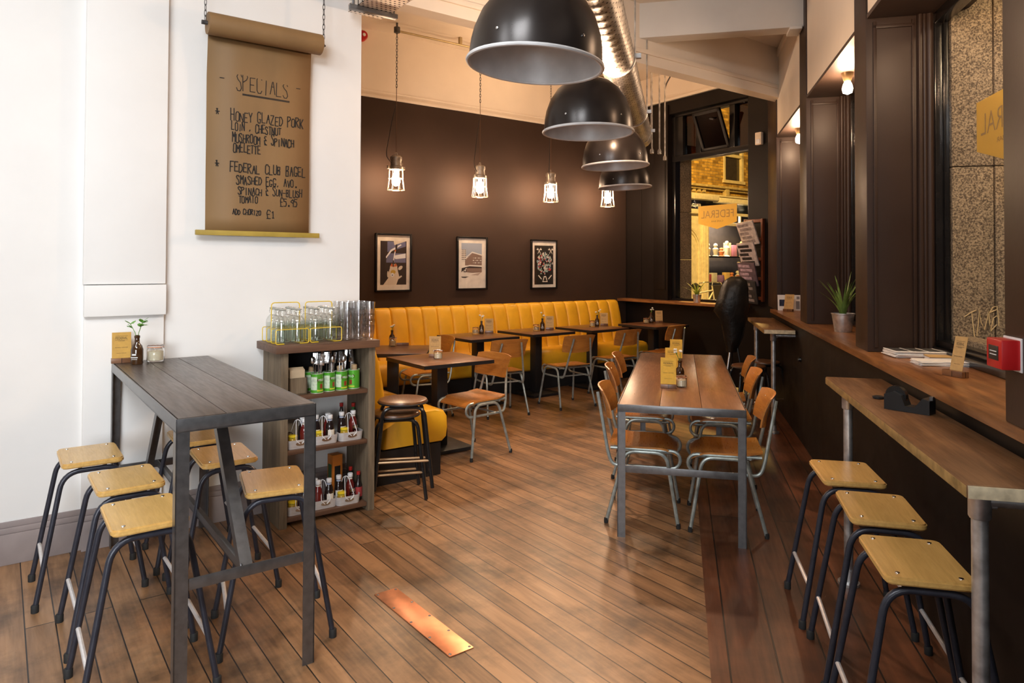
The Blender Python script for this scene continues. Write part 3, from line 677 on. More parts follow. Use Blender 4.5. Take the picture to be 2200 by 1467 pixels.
# ---------------- stacking chairs
def stack_chair(label, group):
    """front is +y"""
    t = thing('stacking_chair', label, 'chair', group)
    # moulded ply seat
    b = bm_(); nx, ny = 9, 12; top = []
    for j in range(ny + 1):
        v = j / ny; y = -.20 + .40 * v
        row = []
        for i in range(nx + 1):
            u = i / nx * 2 - 1; w_ = .195 * (1 - .10 * max(0, v - .8) / .2 - .08 * max(0, .15 - v) / .15)
            z = .455 - .018 * (1 - u * u) * math.sin(PI * min(1, v * 1.1)) + .016 * max(0, .25 - v) / .25 - .040 * max(0, (v - .72) / .28) ** 2
            row.append((u * w_, y, z))
        top.append(row)
    def sheet(b, g, th):
        A = [[b.verts.new(p) for p in r] for r in g]; Bq = [[b.verts.new(Vector(p) - Vector(th)) for p in r] for r in g]
        nj, ni = len(g), len(g[0])
        for j in range(nj - 1):
            for i in range(ni - 1):
                b.faces.new((A[j][i], A[j][i + 1], A[j + 1][i + 1], A[j + 1][i])); b.faces.new((Bq[j][i], Bq[j + 1][i], Bq[j + 1][i + 1], Bq[j][i + 1]))
        for j in range(nj - 1):
            b.faces.new((A[j][0], A[j + 1][0], Bq[j + 1][0], Bq[j][0])); b.faces.new((A[j][-1], Bq[j][-1], Bq[j + 1][-1], A[j + 1][-1]))
        for i in range(ni - 1):
            b.faces.new((A[0][i], Bq[0][i], Bq[0][i + 1], A[0][i + 1])); b.faces.new((A[-1][i], A[-1][i + 1], Bq[-1][i + 1], Bq[-1][i]))
    sheet(b, top, (0, 0, .011)); obj('seat', b, M_chairply, t)
    b = bm_(); g = []
    for j in range(7):
        v = j / 6; row = []
        for i in range(11):
            u = i / 10 * 2 - 1; w_ = .205 - .012 * (1 - v)
            row.append((u * w_, -.232 - .055 * v + .045 * u * u + .006 + .010 * math.sin(PI * v), .600 + .192 * v - .012 * abs(u) ** 4 * (v - .5) * 2))
        g.append(row)
    sheet(b, g, (0, .010, 0)); bk_ = obj('backrest', b, M_chairply, t)
    for x in (-.118, .118):
        for v in (.3, .75):
            b = bm_(); lathe(b, [(.006, 0), (.005, .003), (0, .0035)], 8, (x, -.212 - .055 * v + .004, .600 + .192 * v), axis='Y'); obj('rivet', b, M_chrome, bk_)
    for s in (-1, 1):
        x0, x1 = s * .178, s * .108
        b = bm_()
        arc = [(x0, .165 + .052 * math.sin(a), .384 - .052 * math.cos(a)) for a in [PI * j / 8 for j in range(9)]]
        tube(b, fillet([(x1, -.281, .755), (s * .172, -.210, .40), (x0, -.185, .333), (x0, -.10, .332)], .06, 6) + arc + [(x0, .05, .436), (x0, -.195, .437)], .0105, 8)
        obj('back_upright', b, M_green, t)
        b = bm_(); tube(b, fillet([(s * .232, .205, .006), (s * .196, .135, .424), (s * .196, -.105, .424), (s * .232, -.215, .006)], .065, 6), .0110, 8); lh = obj('leg_hoop', b, M_green, t)
        for y in (.205, -.215):
            b = bm_(); lathe(b, [(.0125, 0), (.0135, .012), (.012, .03)], 8, (s * .232, y, 0)); obj('rubber_foot', b, M_rubber, lh)
    for y, z in ((.10, .428), (-.13, .428), (-.10, .335)):
        b = bm_(); tube(b, [(-.19, y, z), (.19, y, z)], .008, 6); obj('cross_tube', b, M_green, t)
    return t
ch0 = stack_chair('', '')
CH = [('R', .262, 4.425, 90, 'nearest orange-brown stacking chair on the right side of the long middle table', 0),
      ('R', .285, 5.33, 91, 'second stacking chair on the right side of the long middle table', 0),
      ('R', .315, 6.05, 88, 'farthest stacking chair on the right side of the long middle table, near the round stools', 0),
      ('R', -.215, 4.455, -90, 'nearest orange-brown stacking chair on the left side of the long middle table', 0),
      ('R', -.265, 5.335, -88, 'second stacking chair on the left side of the long middle table', 0),
      ('R', -.275, 6.02, -91, 'farthest stacking chair on the left side of the long middle table, below the banquette tables', 0),
      ('E', 3.165, 4.85, 97, 'stacking chair pulled out askew at the right of the nearest square table', 1),
      ('E', 4.20, 5.93, -9, 'stacking chair at the square table by the seam of the banquette, behind the askew chair', 1),
      ('E', 5.06, 5.86, -5, 'stacking chair standing clear in the middle of the row facing the banquette', 1),
      ('E', 5.95, 6.02, 0, 'stacking chair beyond the left backrests of the long table, facing the banquette', 1),
      ('E', 6.83, 6.08, 9, 'last stacking chair of the banquette row, beside the black panelling', 1),
      ('E', 3.56, 6.35, 80, 'stacking chair half hidden behind the nearest square table, facing the side banquette', 1)]
for i, (fr, x, y, a, lb, g) in enumerate(CH):
    c_ = ch0 if i == 0 else dup(ch0)
    c_['label'] = lb; c_['group'] = ('chairs round the long middle table', 'chairs facing the banquette')[g]
    place(c_, fr, x, y, 0, a)

# ---------------- square pedestal tables
def ped_table(label, group='square tables along the banquette'):
    t = thing('pedestal_table', label, 'table', group)
    b = bm_(); box(b, -.328, .328, -.328, .328, .722, .751, .003); obj('tabletop', b, M_walnut, t)
    b = bm_()
    for s in (-1, 1): box(b, *sorted((s * .330, s * .327)), -.33, .33, .720, .748); box(b, -.33, .33, *sorted((s * .330, s * .327)), .720, .748)
    obj('edge_band', b, M_blk, t)
    b = bm_(); box(b, -.05, .05, -.05, .05, .03, .70, .004); obj('column', b, M_blk, t)
    b = bm_(); box(b, -.2, .2, -.2, .2, .70, .722, .002); obj('top_plate', b, M_blk, t)
    b = bm_(); box(b, -.21, .21, -.21, .21, 0, .03, .006); obj('base', b, M_blk, t)
    return t
pt0 = ped_table('')
PTS = [(-.606, 5.893, 36.6, 'nearest square pedestal table, in front of the round stools'),
       (-1.10, 6.50, 3, 'square pedestal table behind the sauce shelf, pushed up to the side banquette'),
       (-.375, 7.78, 38.6, 'square pedestal table below the middle picture, left of the banquette seam'),
       (.2915, 8.36, 38.6, 'square pedestal table below the right-hand picture'),
       (1.02, 8.878, 38.6, 'square pedestal table before the right end of the banquette'),
       (1.90, 9.38, 38.6, 'last square pedestal table, against the black panel under the end window')]
for i, (x, y, a, lb) in enumerate(PTS):
    o = pt0 if i == 0 else dup(pt0)
    o['label'] = lb; o.location = (x, y, 0); o.rotation_euler = (0, 0, math.radians(a))

# ---------------- fluted banquette
def banquette_run(label, length, end0=True, rib=.205, seam=()):
    """x along, wall at y=0, seat toward -y"""
    t = thing('banquette', label, 'banquette', 'mustard banquettes')
    n = int(round(length / rib)); rib = length / n
    prof = [(-.30, .43), (-.235, .47), (-.215, .55), (-.195, .70), (-.165, .85), (-.135, .95), (-.115, 1.005), (-.085, 1.03), (-.05, 1.034), (-.012, 1.025), (-.006, 1.0), (-.006, .30)]
    b = bm_(); K = 8; cols = []
    for i in range(n * K + 1):
        f = (0, .035, .10, .28, .5, .72, .90, .965)[i % K]; bulge = (-.030, -.007, .001, .006, .008, .006, .001, -.007)[i % K]
        x = (i // K + f) * rib
        deep = -.014 if any(abs(x - s) < .01 for s in seam) else 0
        cols.append([b.verts.new((x, y - (bulge + deep if 1 <= j <= 8 else 0) * (1 if j < 8 else .4), z + ((bulge + deep) * .22 if j in (6, 7, 8) else 0))) for j, (y, z) in enumerate(prof)])
    for a, c in zip(cols[:-1], cols[1:]):
        for j in range(len(prof) - 1): b.faces.new((a[j], a[j + 1], c[j + 1], c[j]))
    b.faces.new(cols[0]); b.faces.new(cols[-1][::-1])
    obj('backrest', b, M_yellow, t, smooth=60)
    sp = [(-.20, .24), (-.68, .24), (-.715, .27), (-.725, .34), (-.72, .42), (-.69, .465), (-.62, .482), (-.4, .478), (-.22, .45)]
    cuts = [0.0] + [s for s in seam] + [length]
    for x0, x1 in zip(cuts[:-1], cuts[1:]):
        b = bm_(); rings = []
        for x, k in ((x0 + .002, .93), (x0 + .02, .985), (x0 + .05, 1), (x1 - .05, 1), (x1 - .02, .985), (x1 - .002, .93)):
            cy, cz = -.45, .36; rings.append([b.verts.new((x, cy + (y - cy) * k, cz + (z - cz) * k)) for y, z in sp])
        for a, c in zip(rings[:-1], rings[1:]):
            for j in range(len(sp)): b.faces.new((a[j], a[(j + 1) % len(sp)], c[(j + 1) % len(sp)], c[j]))
        b.faces.new(rings[0]); b.faces.new(rings[-1][::-1]); obj('seat_cushion', b, M_yellow, t, smooth=60)
    b = bm_(); box(b, .01, length - .01, -.66, -.03, 0, .235); obj('plinth', b, M_blk, t)
    return t
bq = banquette_run('long mustard fluted banquette along the dark picture wall', 5.30, seam=(2.05 + .82,)); place(bq, 'E', 2.02, 7.445)
bq2 = banquette_run('short mustard banquette at the side wall, its end behind the round stools', 2.26); place(bq2, 'E', 1.975, 4.455, 0, 90)

# ---------------- round bar stools
def round_stool(label, group):
    t = thing('round_stool', label, 'stool', group)
    b = bm_(); lathe(b, [(0, .592), (.145, .592), (.158, .598), (.162, .612), (.158, .622), (.150, .625), (0, .624)], 32); obj('seat', b, M_planks, t)
    b = bm_(); tube(b, [(.1605 * math.cos(a * PI / 16), .1605 * math.sin(a * PI / 16), .603) for a in range(32)], .007, 6, closed=True); obj('seat_rim', b, M_blk, t)
    for s in (-1, 1):
        b = bm_(); tube(b, fillet([(-.185, s * .165, .006), (-.13, s * .11, .582), (.13, s * .11, .582), (.185, s * .165, .006)], .07, 6), .0125, 8); obj('leg_hoop', b, M_gloss, t)
    for z, x, s in ((.20, .168, -1), (.13, .175, 1)):
        if True:
            b = bm_(); tube(b, [(-x, s * (x - .02), z), (x, s * (x - .02), z)], .009, 8); obj('foot_rail', b, mat('worn_brass_rail', (.45, .30, .17), .35, .7), t)
    return t
rs0 = round_stool('dark round-topped stool stacked on top beside the sauce shelf', 'round stools by the sauce shelf'); rs0.location = (-.722, 4.66, .092); rs0.scale = (1, 1, .89); rs0.rotation_euler = (0, 0, .2)
for x, y, z, a, lb, g in ((-.778, 4.70, 0, .28, 'lower dark round stool under the stacked one beside the sauce shelf', 0),
                       (2.61, 7.25, 0, .4, 'round wooden stool standing in the dark by the far bar table', 1), (2.33, 6.88, .01, .1, 'round wooden stool just behind the far right chair backs', 1)):
    o = dup(rs0, lb, ('round stools by the sauce shelf', 'round stools in the dark corner')[g]); o.location = (x, y, z); o.rotation_euler = (0, 0, a)

# ================================================================ TABLE-TOP THINGS
M_wcap0 = mat('white_print', (.72, .72, .70), .5)
def curved_patch(b, r, a0, a1, z0, z1, n=10, th=.0006):
    o_ = []
    for i in range(n + 1):
        a = math.radians(a0 + (a1 - a0) * i / n); o_.append((math.cos(a), math.sin(a)))
    A = [[b.verts.new((c * (r + t_), s * (r + t_), z)) for c, s in o_] for t_, z in ((0, z0), (th, z0), (th, z1), (0, z1))]
    for q in range(4):
        for i in range(n): b.faces.new((A[q][i], A[q][i + 1], A[(q + 1) % 4][i + 1], A[(q + 1) % 4][i]))
def menu_card(label, col, group, w=.088, h=.15, lean=10):
    t = thing('menu_card', label, 'menu', group)
    b = bm_(); box(b, -.05, .05, -.019, .019, 0, .026, .002); obj('wooden_block', b, M_walnut, t)
    L_ = Matrix.Translation((0, 0, .010)) @ Matrix.Rotation(math.radians(-lean), 4, 'X')
    b = bm_(); box(b, -w / 2, w / 2, -.0008, .0008, 0, h, M=L_); cd_ = obj('card', b, col, t)
    S = L_ @ Matrix.Translation((0, -.0012, 0))
    parts = [(text_mesh('FEDERAL', w=w * .62, h=.013, bold=.0), S @ Tm(0, 0, h * .80) @ UPR)]
    parts.append((text_mesh('CAFE BAR', w=w * .34, h=.004), S @ Tm(0, 0, h * .70) @ UPR))
    parts.append((text_mesh('FEDERAL CAFE BAR', w=w * .66, h=.0045), S @ Tm(0, 0, h * .47) @ UPR))
    parts.append((text_mesh('FEDERAL CAFE BAR', w=w * .5, h=.003), S @ Tm(0, 0, h * .27) @ UPR))
    b = merge(parts)
    for k in (-1, 1): box(b, -w * .33, w * .33, -.0004, .0004, h * (.80 + k * .075) - .0005, h * (.80 + k * .075) + .0005, M=S)
    obj('lettering', b, M_ink, cd_, smooth=0)
    return t
def bud_vase(label, group, h=.145, kind='flower', seed=1):
    rnd = random.Random(seed)
    t = thing('bottle_vase', label, 'vase', group); k = h / .145
    b = bm_(); lathe(b, [(0, .002), (.026, 0), (.029, .006), (.029, .072), (.024, .092), (.0125, .106), (.0115, .130), (.0135, .132), (.0135, .142), (.010, .145), (.009, .12), (0, .12)], 18)
    for v in b.verts: v.co *= k
    obj('bottle', b, M_amber, t)
    b = bm_(); curved_patch(b, .0294 * k, 250, 290, .046 * k, .054 * k, 6); curved_patch(b, .0294 * k, 235, 305, .034 * k, .038 * k, 8); curved_patch(b, .0294 * k, 245, 300, .026 * k, .028 * k, 8); obj('label_print', b, M_wcap0, t)
    b = bm_()
    n = 3; tips = []
    for i in range(n):
        a = rnd.uniform(0, 2 * PI); d = rnd.uniform(.012, .045); z1 = h + rnd.uniform(.03, .075)
        tip = (d * math.cos(a), d * math.sin(a), z1); tips.append(tip)
        tube(b, [(0, 0, h * .8), (tip[0] * .3, tip[1] * .3, h + .015), tip], .0015, 5)
    obj('stems', b, M_leaf, t)
    for i, tip in enumerate(tips):
        if kind == 'flower':
            b = bm_()
            for q in range(7):
                a = q * 2 * PI / 7
                bmesh.ops.create_icosphere(b, subdivisions=1, radius=.0065, matrix=Matrix.Translation((tip[0] + .007 * math.cos(a), tip[1] + .007 * math.sin(a), tip[2] + rnd.uniform(-.003, .004))))
            obj('flower', b, M_petal, t)
        for q in range(6 if kind == 'leafy' else 2):
            b = bm_(); a = rnd.uniform(0, 2 * PI); s = .034 if kind == 'leafy' else .012
            f = rnd.uniform(.55, 1.0); p = Vector((tip[0] * f, tip[1] * f, h + (tip[2] - h) * f))
            M = Matrix.Translation(p) @ Matrix.Rotation(a, 4, 'Z') @ Matrix.Rotation(rnd.uniform(-.7, .3), 4, 'Y')
            pts = [(0, 0), (s * .3, s * .32), (s * .7, s * .34), (s, 0), (s * .7, -s * .34), (s * .3, -s * .32)]
            prism(b, pts, 0, .0012, M=M); obj('leaf', b, M_leaf, t)
    return t
M_sugar = mat('brown_sugar', (.62, .46, .26), .8, var=.12, vscale=200)
M_csugar = mat('cream_sugar', (.80, .72, .52), .8, var=.05, vscale=200)
def clip_jar(label, group, sugar, r=.04, h=.078):
    t = thing('sugar_jar', label, 'jar', group)
    b = bm_(); lathe(b, [(0, .003), (r * .9, 0), (r, .006), (r, h * .72), (r * .88, h * .80), (r * .88, h * .84), (r * .80, h * .84), (r * .80, h * .78), (r * .91, h * .70), (r * .91, .008), (0, .008)], 20); obj('glass_body', b, M_glass, t)
    b = bm_(); lathe(b, [(0, .009), (r * .895, .009), (r * .895, h * .60), (r * .3, h * .66), (0, h * .66)], 18); obj('sugar', b, sugar, t)
    b = bm_(); lathe(b, [(r * .92, h * .845), (r * .98, h * .86), (r * .92, h * .885)], 18, cap=False); obj('rubber_ring', b, mat('orange_rubber', (.65, .20, .06), .6), t)
    b = bm_(); lathe(b, [(0, h * .89), (r * .95, h * .89), (r * .97, h * .94), (r * .8, h), (0, h * .98)], 20); obj('lid', b, M_glass, t)
    b = bm_(); tube(b, [(r * 1.0 * math.cos(a * PI / 10), r * 1.0 * math.sin(a * PI / 10), h * .80) for a in range(20)], .0014, 5, closed=True)
    tube(b, fillet([(r, -.008, h * .8), (r * 1.18, -.008, h * .86), (r * 1.12, 0, h * 1.02), (r * 1.18, .008, h * .86), (r, .008, h * .8)], .004), .0014, 5); tube(b, [(-r, 0, h * .8), (-r * 1.1, 0, h * .95), (0, 0, h * 1.03), (r * 1.1, 0, h * .95)], .0014, 5); obj('wire_clip', b, M_chrome, t)
    return t
def put(o, x, y, z, rot): o.location = (x, y, z); o.rotation_euler = (0, 0, math.radians(rot)); return o
# on the tall table
put(menu_card('mustard menu card in a block on the tall table, behind the brown bottle', mat('ochre_card', (.52, .30, .06), .65, var=.04, vscale=40), 'menu cards', w=.092, h=.155), -2.115, 3.795, 1.0005, 32)
put(bud_vase('brown bottle holding leafy green sprigs on the tall table', 'bottle vases', h=.155, kind='leafy', seed=5), -2.005, 3.745, 1.0005, 0)
put(clip_jar('glass clip-top jar of pale sugar on the tall table', 'sugar jars', M_csugar, .045, .092), -1.965, 3.862, 1.0005, -20)
# on the long middle table
for i, (x, y, h, lb) in enumerate(((1.008, 4.50, .185, 'tallest-looking mustard menu card, nearest of the three on the long table'), (1.185, 5.17, .17, 'middle one of the three mustard menu cards in line on the long table'), (1.355, 5.76, .17, 'farthest one of the three mustard menu cards on the long table'))):
    put(menu_card(lb, M_ycard, 'menu cards', w=.098, h=h, lean=14), x, y, .7515, -12)
put(bud_vase('brown bottle with white flowers beside the menus on the long table', 'bottle vases', h=.15, seed=11), 1.130, 4.70, .7515, 0)
put(clip_jar('glass sugar jar behind the nearest menu on the long table', 'sugar jars', M_csugar, .036, .075), 1.103, 4.545, .7515, 20)
# on the square tables
for nm, j, v, m_, sd in (('below the middle picture', (-.412, 7.93), (-.345, 7.985), (-.262, 8.08), 21), ('below the right-hand picture', (.292, 8.35), (.368, 8.41), (.462, 8.52), 22), ('before the right end of the banquette', (1.03, 8.94), (1.10, 9.01), (1.205, 9.12), 23), ('against the black panel', (1.826, 9.50), (1.905, 9.56), (2.03, 9.63), 24)):
    put(clip_jar('sugar jar on the square table %s' % nm, 'sugar jars', M_sugar, .038, .078), j[0], j[1], .7515, 30)
    put(bud_vase('brown flower bottle on the square table %s' % nm, 'bottle vases', seed=sd), v[0], v[1], .7515, 0)
    put(menu_card('buff menu card on the square table %s' % nm, M_kraft, 'menu cards', w=.10, h=.155, lean=8), m_[0], m_[1], .7515, 0)
put(clip_jar('sugar jar on the square table behind the sauce shelf', 'sugar jars', M_sugar, .034, .085), -1.148, 6.74, .7515, 30)
put(bud_vase('brown flower bottle on the square table behind the sauce shelf', 'bottle vases', seed=31), -1.17, 6.84, .7515, 0)
b = bm_(); box(b, -.06, .06, -.02, .02, 0, .026, .002)
put(tag(obj('menu_block', b, M_walnut), 'empty dark wooden menu block on the table behind the sauce shelf', 'block'), -1.06, 6.80, .7515, 10)
put(menu_card('dull buff menu card on the nearest square table', M_kraft, 'menu cards', w=.10, h=.165, lean=6), -.655, 5.975, .7515, 2)
put(clip_jar('sugar jar in front of the menu on the nearest square table', 'sugar jars', M_csugar, .036, .075), -.615, 5.845, .7515, 0)
# ================================================================ SHELF UNIT AND ITS CONTENTS
su = thing('shelf_unit', 'narrow rough wooden shelf unit holding sauces, tins and bottles', 'shelf unit'); place(su, 'E')
b = bm_(); box(b, 1.285, 1.935, 4.03, 4.405, 1.020, 1.066, .004); obj('top', b, M_shelfw, su)
for x0 in (1.325, 1.875):
    b = bm_(); box(b, x0, x0 + .045, 4.065, 4.40, 0, 1.019, .003); obj('side_panel', b, M_rough, su)
for z in (.735, .42, .03):
    b = bm_(); box(b, 1.371, 1.874, 4.075, 4.395, z, z + .025, .002); obj('shelf', b, M_shelfw, su)
b = bm_(); box(b, 1.371, 1.874, 4.375, 4.395, .765, 1.018); obj('back_board', b, M_blk, su)
def putE(o, x, y, z, rot=0): return place(o, 'E', x, y, z, rot)
# wire carriers with swing-top water bottles
def carrier(label):
    t = thing('bottle_carrier', label, 'carrier', 'yellow wire bottle carriers')
    for y in (-.128, -.043, .043, .128):
        b = bm_(); tube(b, fillet([(-.048, y, .004), (-.098, y, .004), (-.098, y, .088), (.098, y, .088), (.098, y, .004), (.048, y, .004)], .012, 4), .0026, 6); obj('wire_loop', b, M_ywire, t)
    b = bm_(); tube(b, fillet([(-.085, 0, .004), (-.085, 0, .24), (.085, 0, .24), (.085, 0, .004)], .02, 5), .0032, 6); obj('handle', b, M_ywire, t)
    b = bm_()
    for x in (-.05, .05): tube(b, [(x, -.128, .004), (x, .128, .004)], .0026, 6)
    obj('base_wire', b, M_ywire, t)
    return t
cr = carrier('left yellow wire bottle carrier on top of the shelf unit'); putE(cr, 1.398, 4.21, 1.067)
cr2 = dup(cr, 'right yellow wire bottle carrier, next to the stacked tumblers'); putE(cr2, 1.604, 4.21, 1.067)
bt = thing('water_bottle', '', 'bottle', 'swing-top water bottles')
b = bm_(); lathe(b, [(0, .004), (.034, 0), (.042, .007), (.042, .118), (.040, .130), (.032, .147), (.019, .160), (.0155, .168), (.0155, .180), (.019, .182), (.019, .190), (.0135, .190), (.0135, .168), (.030, .146), (.0385, .128), (.0395, .116), (.0395, .009), (0, .009)], 24); obj('glass_body', b, M_thin, bt)
b = bm_(); lathe(b, [(0, .190), (.012, .190), (.020, .194), (.022, .199), (.018, .204), (0, .206)], 16); obj('stopper', b, mat('clear_stopper', (.62, .64, .60), .15, trans=.6), bt)
b = bm_(); lathe(b, [(0, .010), (.039, .010), (.039, .112), (0, .112)], 20); obj('water', b, pane('still_water', (.90, .93, .90), .05, .8), bt)
b = bm_(); tube(b, fillet([(-.019, 0, .168), (-.025, 0, .185), (0, 0, .209), (.025, 0, .185), (.019, 0, .168)], .008), .0013, 5); tube(b, [(.0165 * math.cos(a * PI / 8), .0165 * math.sin(a * PI / 8), .157) for a in range(16)], .0013, 5, closed=True); obj('wire_bail', b, M_chrome, bt)
k = 0
for cx, nm in ((1.398, 'left'), (1.604, 'right')):
    for j, (dy, rw) in enumerate(((-.0855, 'front'), (0, 'middle'), (.0855, 'back'))):
        for dx, cl in ((-.047, 'left'), (.047, 'right')):
            o = bt if k == 0 else dup(bt)
            o['label'] = 'clear swing-top water bottle in the %s row, %s side of the %s yellow carrier' % (rw, cl, nm); putE(o, cx + dx, 4.21 + dy, 1.072, k * 37); k += 1
# stacked tumblers
def tumbler_mesh():
    b = bm_(); lathe(b, [(0, .006), (.024, 0), (.027, .004), (.029, .030), (.033, .034), (.036, .086), (.034, .086), (.031, .036), (.027, .033), (.025, .012), (0, .010)], 12); return b
tb = tag(obj('tumbler', tumbler_mesh(), pane('tumbler_glass', (.985, .985, .985), .16, .9)), 'clear glass tumbler in the tall stacks on the right of the shelf unit top', 'glass', 'stacked tumblers'); k = 0
for i in range(3):
    for j in range(3):
        for q in range(5):
            o = tb if k == 0 else tb.copy()
            if k: C.objects.link(o)
            place(o, 'E', 1.742 + i * .075, 4.10 + j * .082, 1.0675 + q * .0372, k * 31); k += 1
# tins of cutlery
M_tin = mat('green_tin_paint', (.10, .42, .035), .35, .2, var=.04)
M_label = mat('pale_tin_label', (.62, .72, .55), .4, var=.10, vscale=60)
def curved_patch(b, r, a0, a1, z0, z1, n=10, th=.0006):
    o_ = []
    for i in range(n + 1):
        a = math.radians(a0 + (a1 - a0) * i / n); o_.append((math.cos(a), math.sin(a)))
    A = [[b.verts.new((c * (r + t_), s * (r + t_), z)) for c, s in o_] for t_, z in ((0, z0), (th, z0), (th, z1), (0, z1))]
    for q in range(4):
        for i in range(n): b.faces.new((A[q][i], A[q][i + 1], A[(q + 1) % 4][i + 1], A[(q + 1) % 4][i]))
def wrap(me, r, a0, z0):
    for v in me.vertices:
        a = math.radians(a0) + v.co.x / r; v.co = Vector(((r + v.co.z) * math.cos(a), (r + v.co.z) * math.sin(a), z0 + v.co.y))
    return me
def tin(label):
    t = thing('cutlery_tin', label, 'tin', 'cutlery tins on the upper shelf'); r = .037
    b = bm_(); lathe(b, [(0, 0), (r, 0), (r, .118), (r * .96, .118), (r * .96, .004), (0, .004)], 22); obj('can', b, M_tin, t)
    for z in (.001, .117):
        b = bm_(); tube(b, [(r * math.cos(a * PI / 11), r * math.sin(a * PI / 11), z) for a in range(22)], .0018, 6, closed=True); obj('rim', b, M_alu, t)
    b = bm_(); curved_patch(b, r, 180, 250, .02, .098); obj('side_label', b, M_label, t)
    b = bm_(); cx, cz = math.radians(292), .078
    me = bpy.data.meshes.new('x'); q = bm_(); prism(q, [(.026 * math.cos(a * PI / 10), .016 * math.sin(a * PI / 10)) for a in range(20)], 0, .0007); bmesh.ops.subdivide_edges(q, edges=q.edges[:], cuts=1); q.to_mesh(me); q.free()
    lab = obj('brand_badge', wrap(me, r, 292, .078), mat('brown_badge', (.085, .022, .012), .4), t)
    obj('lettering', wrap(text_mesh('MILO', w=.040, h=.013, extrude=.0003), r + .0012, 292, .080), M_wpaper, lab, smooth=0)
    b = bm_(); me = bpy.data.meshes.new('x'); q = bm_(); lathe(q, [(0, 0), (.010, 0), (.012, .006), (.010, .014), (0, .014)], 12); q.to_mesh(me); q.free()
    b.free(); q = bm_(); curved_patch(q, r + .0002, 278, 306, .028, .056); obj('cup_picture', q, mat('red_brown_cup', (.30, .05, .02), .4), t)
    q = bm_(); curved_patch(q, r, 250, 262, .012, .022); curved_patch(q, r, 262, 330, .012, .020); obj('yellow_band', q, mat('lime_band', (.55, .62, .05), .4), t)
    return t
def cutlery(kind):
    t = tag(obj(kind, bm_cut(kind), M_chrome), '', 'cutlery', 'cutlery standing in the tins'); return t
def bm_cut(kind):
    b = bm_(); tube(b, [(0, 0, 0), (0, 0, .10), (0, .002, .14)], [.0050, .0030, .0024], 6)
    if kind == 'fork':
        box(b, -.011, .011, .0005, .0025, .138, .160, .001)
        for x in (-.0095, -.0032, .0032, .0095): box(b, x - .0016, x + .0016, .0008, .0022, .16, .195)
    elif kind == 'knife': box(b, -.008, .008, -.0006, .001, .10, .205, .0004)
    else: lathe(b, [(0, -.021), (.012, -.014), (.015, 0), (.011, .014), (0, .021)], 10, (0, .003, .162), axis='Z')
    for v in b.verts: v.co = Vector((v.co.x * 1.2, v.co.y * 1.2, v.co.z * 1.18))
    return b
def napkin_roll():
    b = bm_(); lathe(b, [(0, 0), (.016, 0), (.017, .14), (.004, .145), (0, .145)], 10); return b
tn0 = tin(''); proto = {k_: cutlery(k_) for k_ in ('fork', 'knife', 'spoon')}; used = {k_: 0 for k_ in proto}
TN = [(1.565, 4.125, 0, 'green tin of forks and knives at the left of the row, nearest the napkin box'), (1.648, 4.145, 6, 'second green tin of cutlery from the left on the upper shelf'), (1.727, 4.140, -4, 'third green tin of cutlery from the left on the upper shelf'), (1.812, 4.150, -75, 'rightmost green tin, turned so its pale label faces out'), (1.555, 4.225, 30, 'green tin standing behind the others beside the napkin box')]
rnd = random.Random(4)
for i, (x, y, a, lb) in enumerate(TN):
    o = tn0 if i == 0 else dup(tn0, lb)
    o['label'] = lb; putE(o, x, y, .7605, a)
    if i == 4: continue
    for q in range(5 if i < 3 else 2):
        kd = ('fork', 'knife', 'fork', 'spoon', 'fork')[q]
        c_ = proto[kd] if used[kd] == 0 else proto[kd].copy()
        if used[kd]: C.objects.link(c_)
        used[kd] += 1
        c_['label'] = '%s standing upright in the %s green tin' % (kd, ('leftmost', 'second', 'third', 'rightmost')[i])
        an = rnd.uniform(0, 2 * PI); d = .016
        putE(c_, x + d * math.cos(an), y + d * math.sin(an), .7655); c_.rotation_euler = (rnd.uniform(-.14, .14), rnd.uniform(-.16, .16), rnd.uniform(-.6, .6) + math.radians(AE))
for i, (x, y) in enumerate(((1.735, 4.155), (1.82, 4.155), (1.555, 4.225))):
    o = tag(obj('napkin_roll', napkin_roll(), mat('buff_napkin', (.52, .36, .20), .85)), 'buff napkin roll in the %s tin' % ('third', 'rightmost', 'rear')[i], 'napkin', 'napkin rolls in the tins'); putE(o, x, y, .7655); o.rotation_euler = (.05, .1 * (i - 1), 0)
nb = thing('napkin_box', 'open wooden box of folded brown napkins at the left of the upper shelf', 'box'); putE(nb, 1.445, 4.16, .7605)
b = bm_(); box(b, -.055, .055, -.05, -.042, 0, .10); box(b, -.055, .055, .042, .05, 0, .10); box(b, -.055, -.047, -.05, .05, 0, .10); box(b, .047, .055, -.05, .05, 0, .10); box(b, -.055, .055, -.05, .05, 0, .008); obj('box_body', b, M_rough, nb)
for i in range(5):
    o = tag(obj('folded_napkin', (lambda q: (box(q, -.045, .045, -.005, .005, 0, .15 - .006 * abs(i - 2), .001), q)[1])(bm_()), mat('pale_buff_napkin', (.62, .48, .32), .85)), 'folded brown napkin standing in the wooden box', 'napkin', 'folded napkins in the box'); putE(o, 1.445, 4.132 + i * .014, .769)
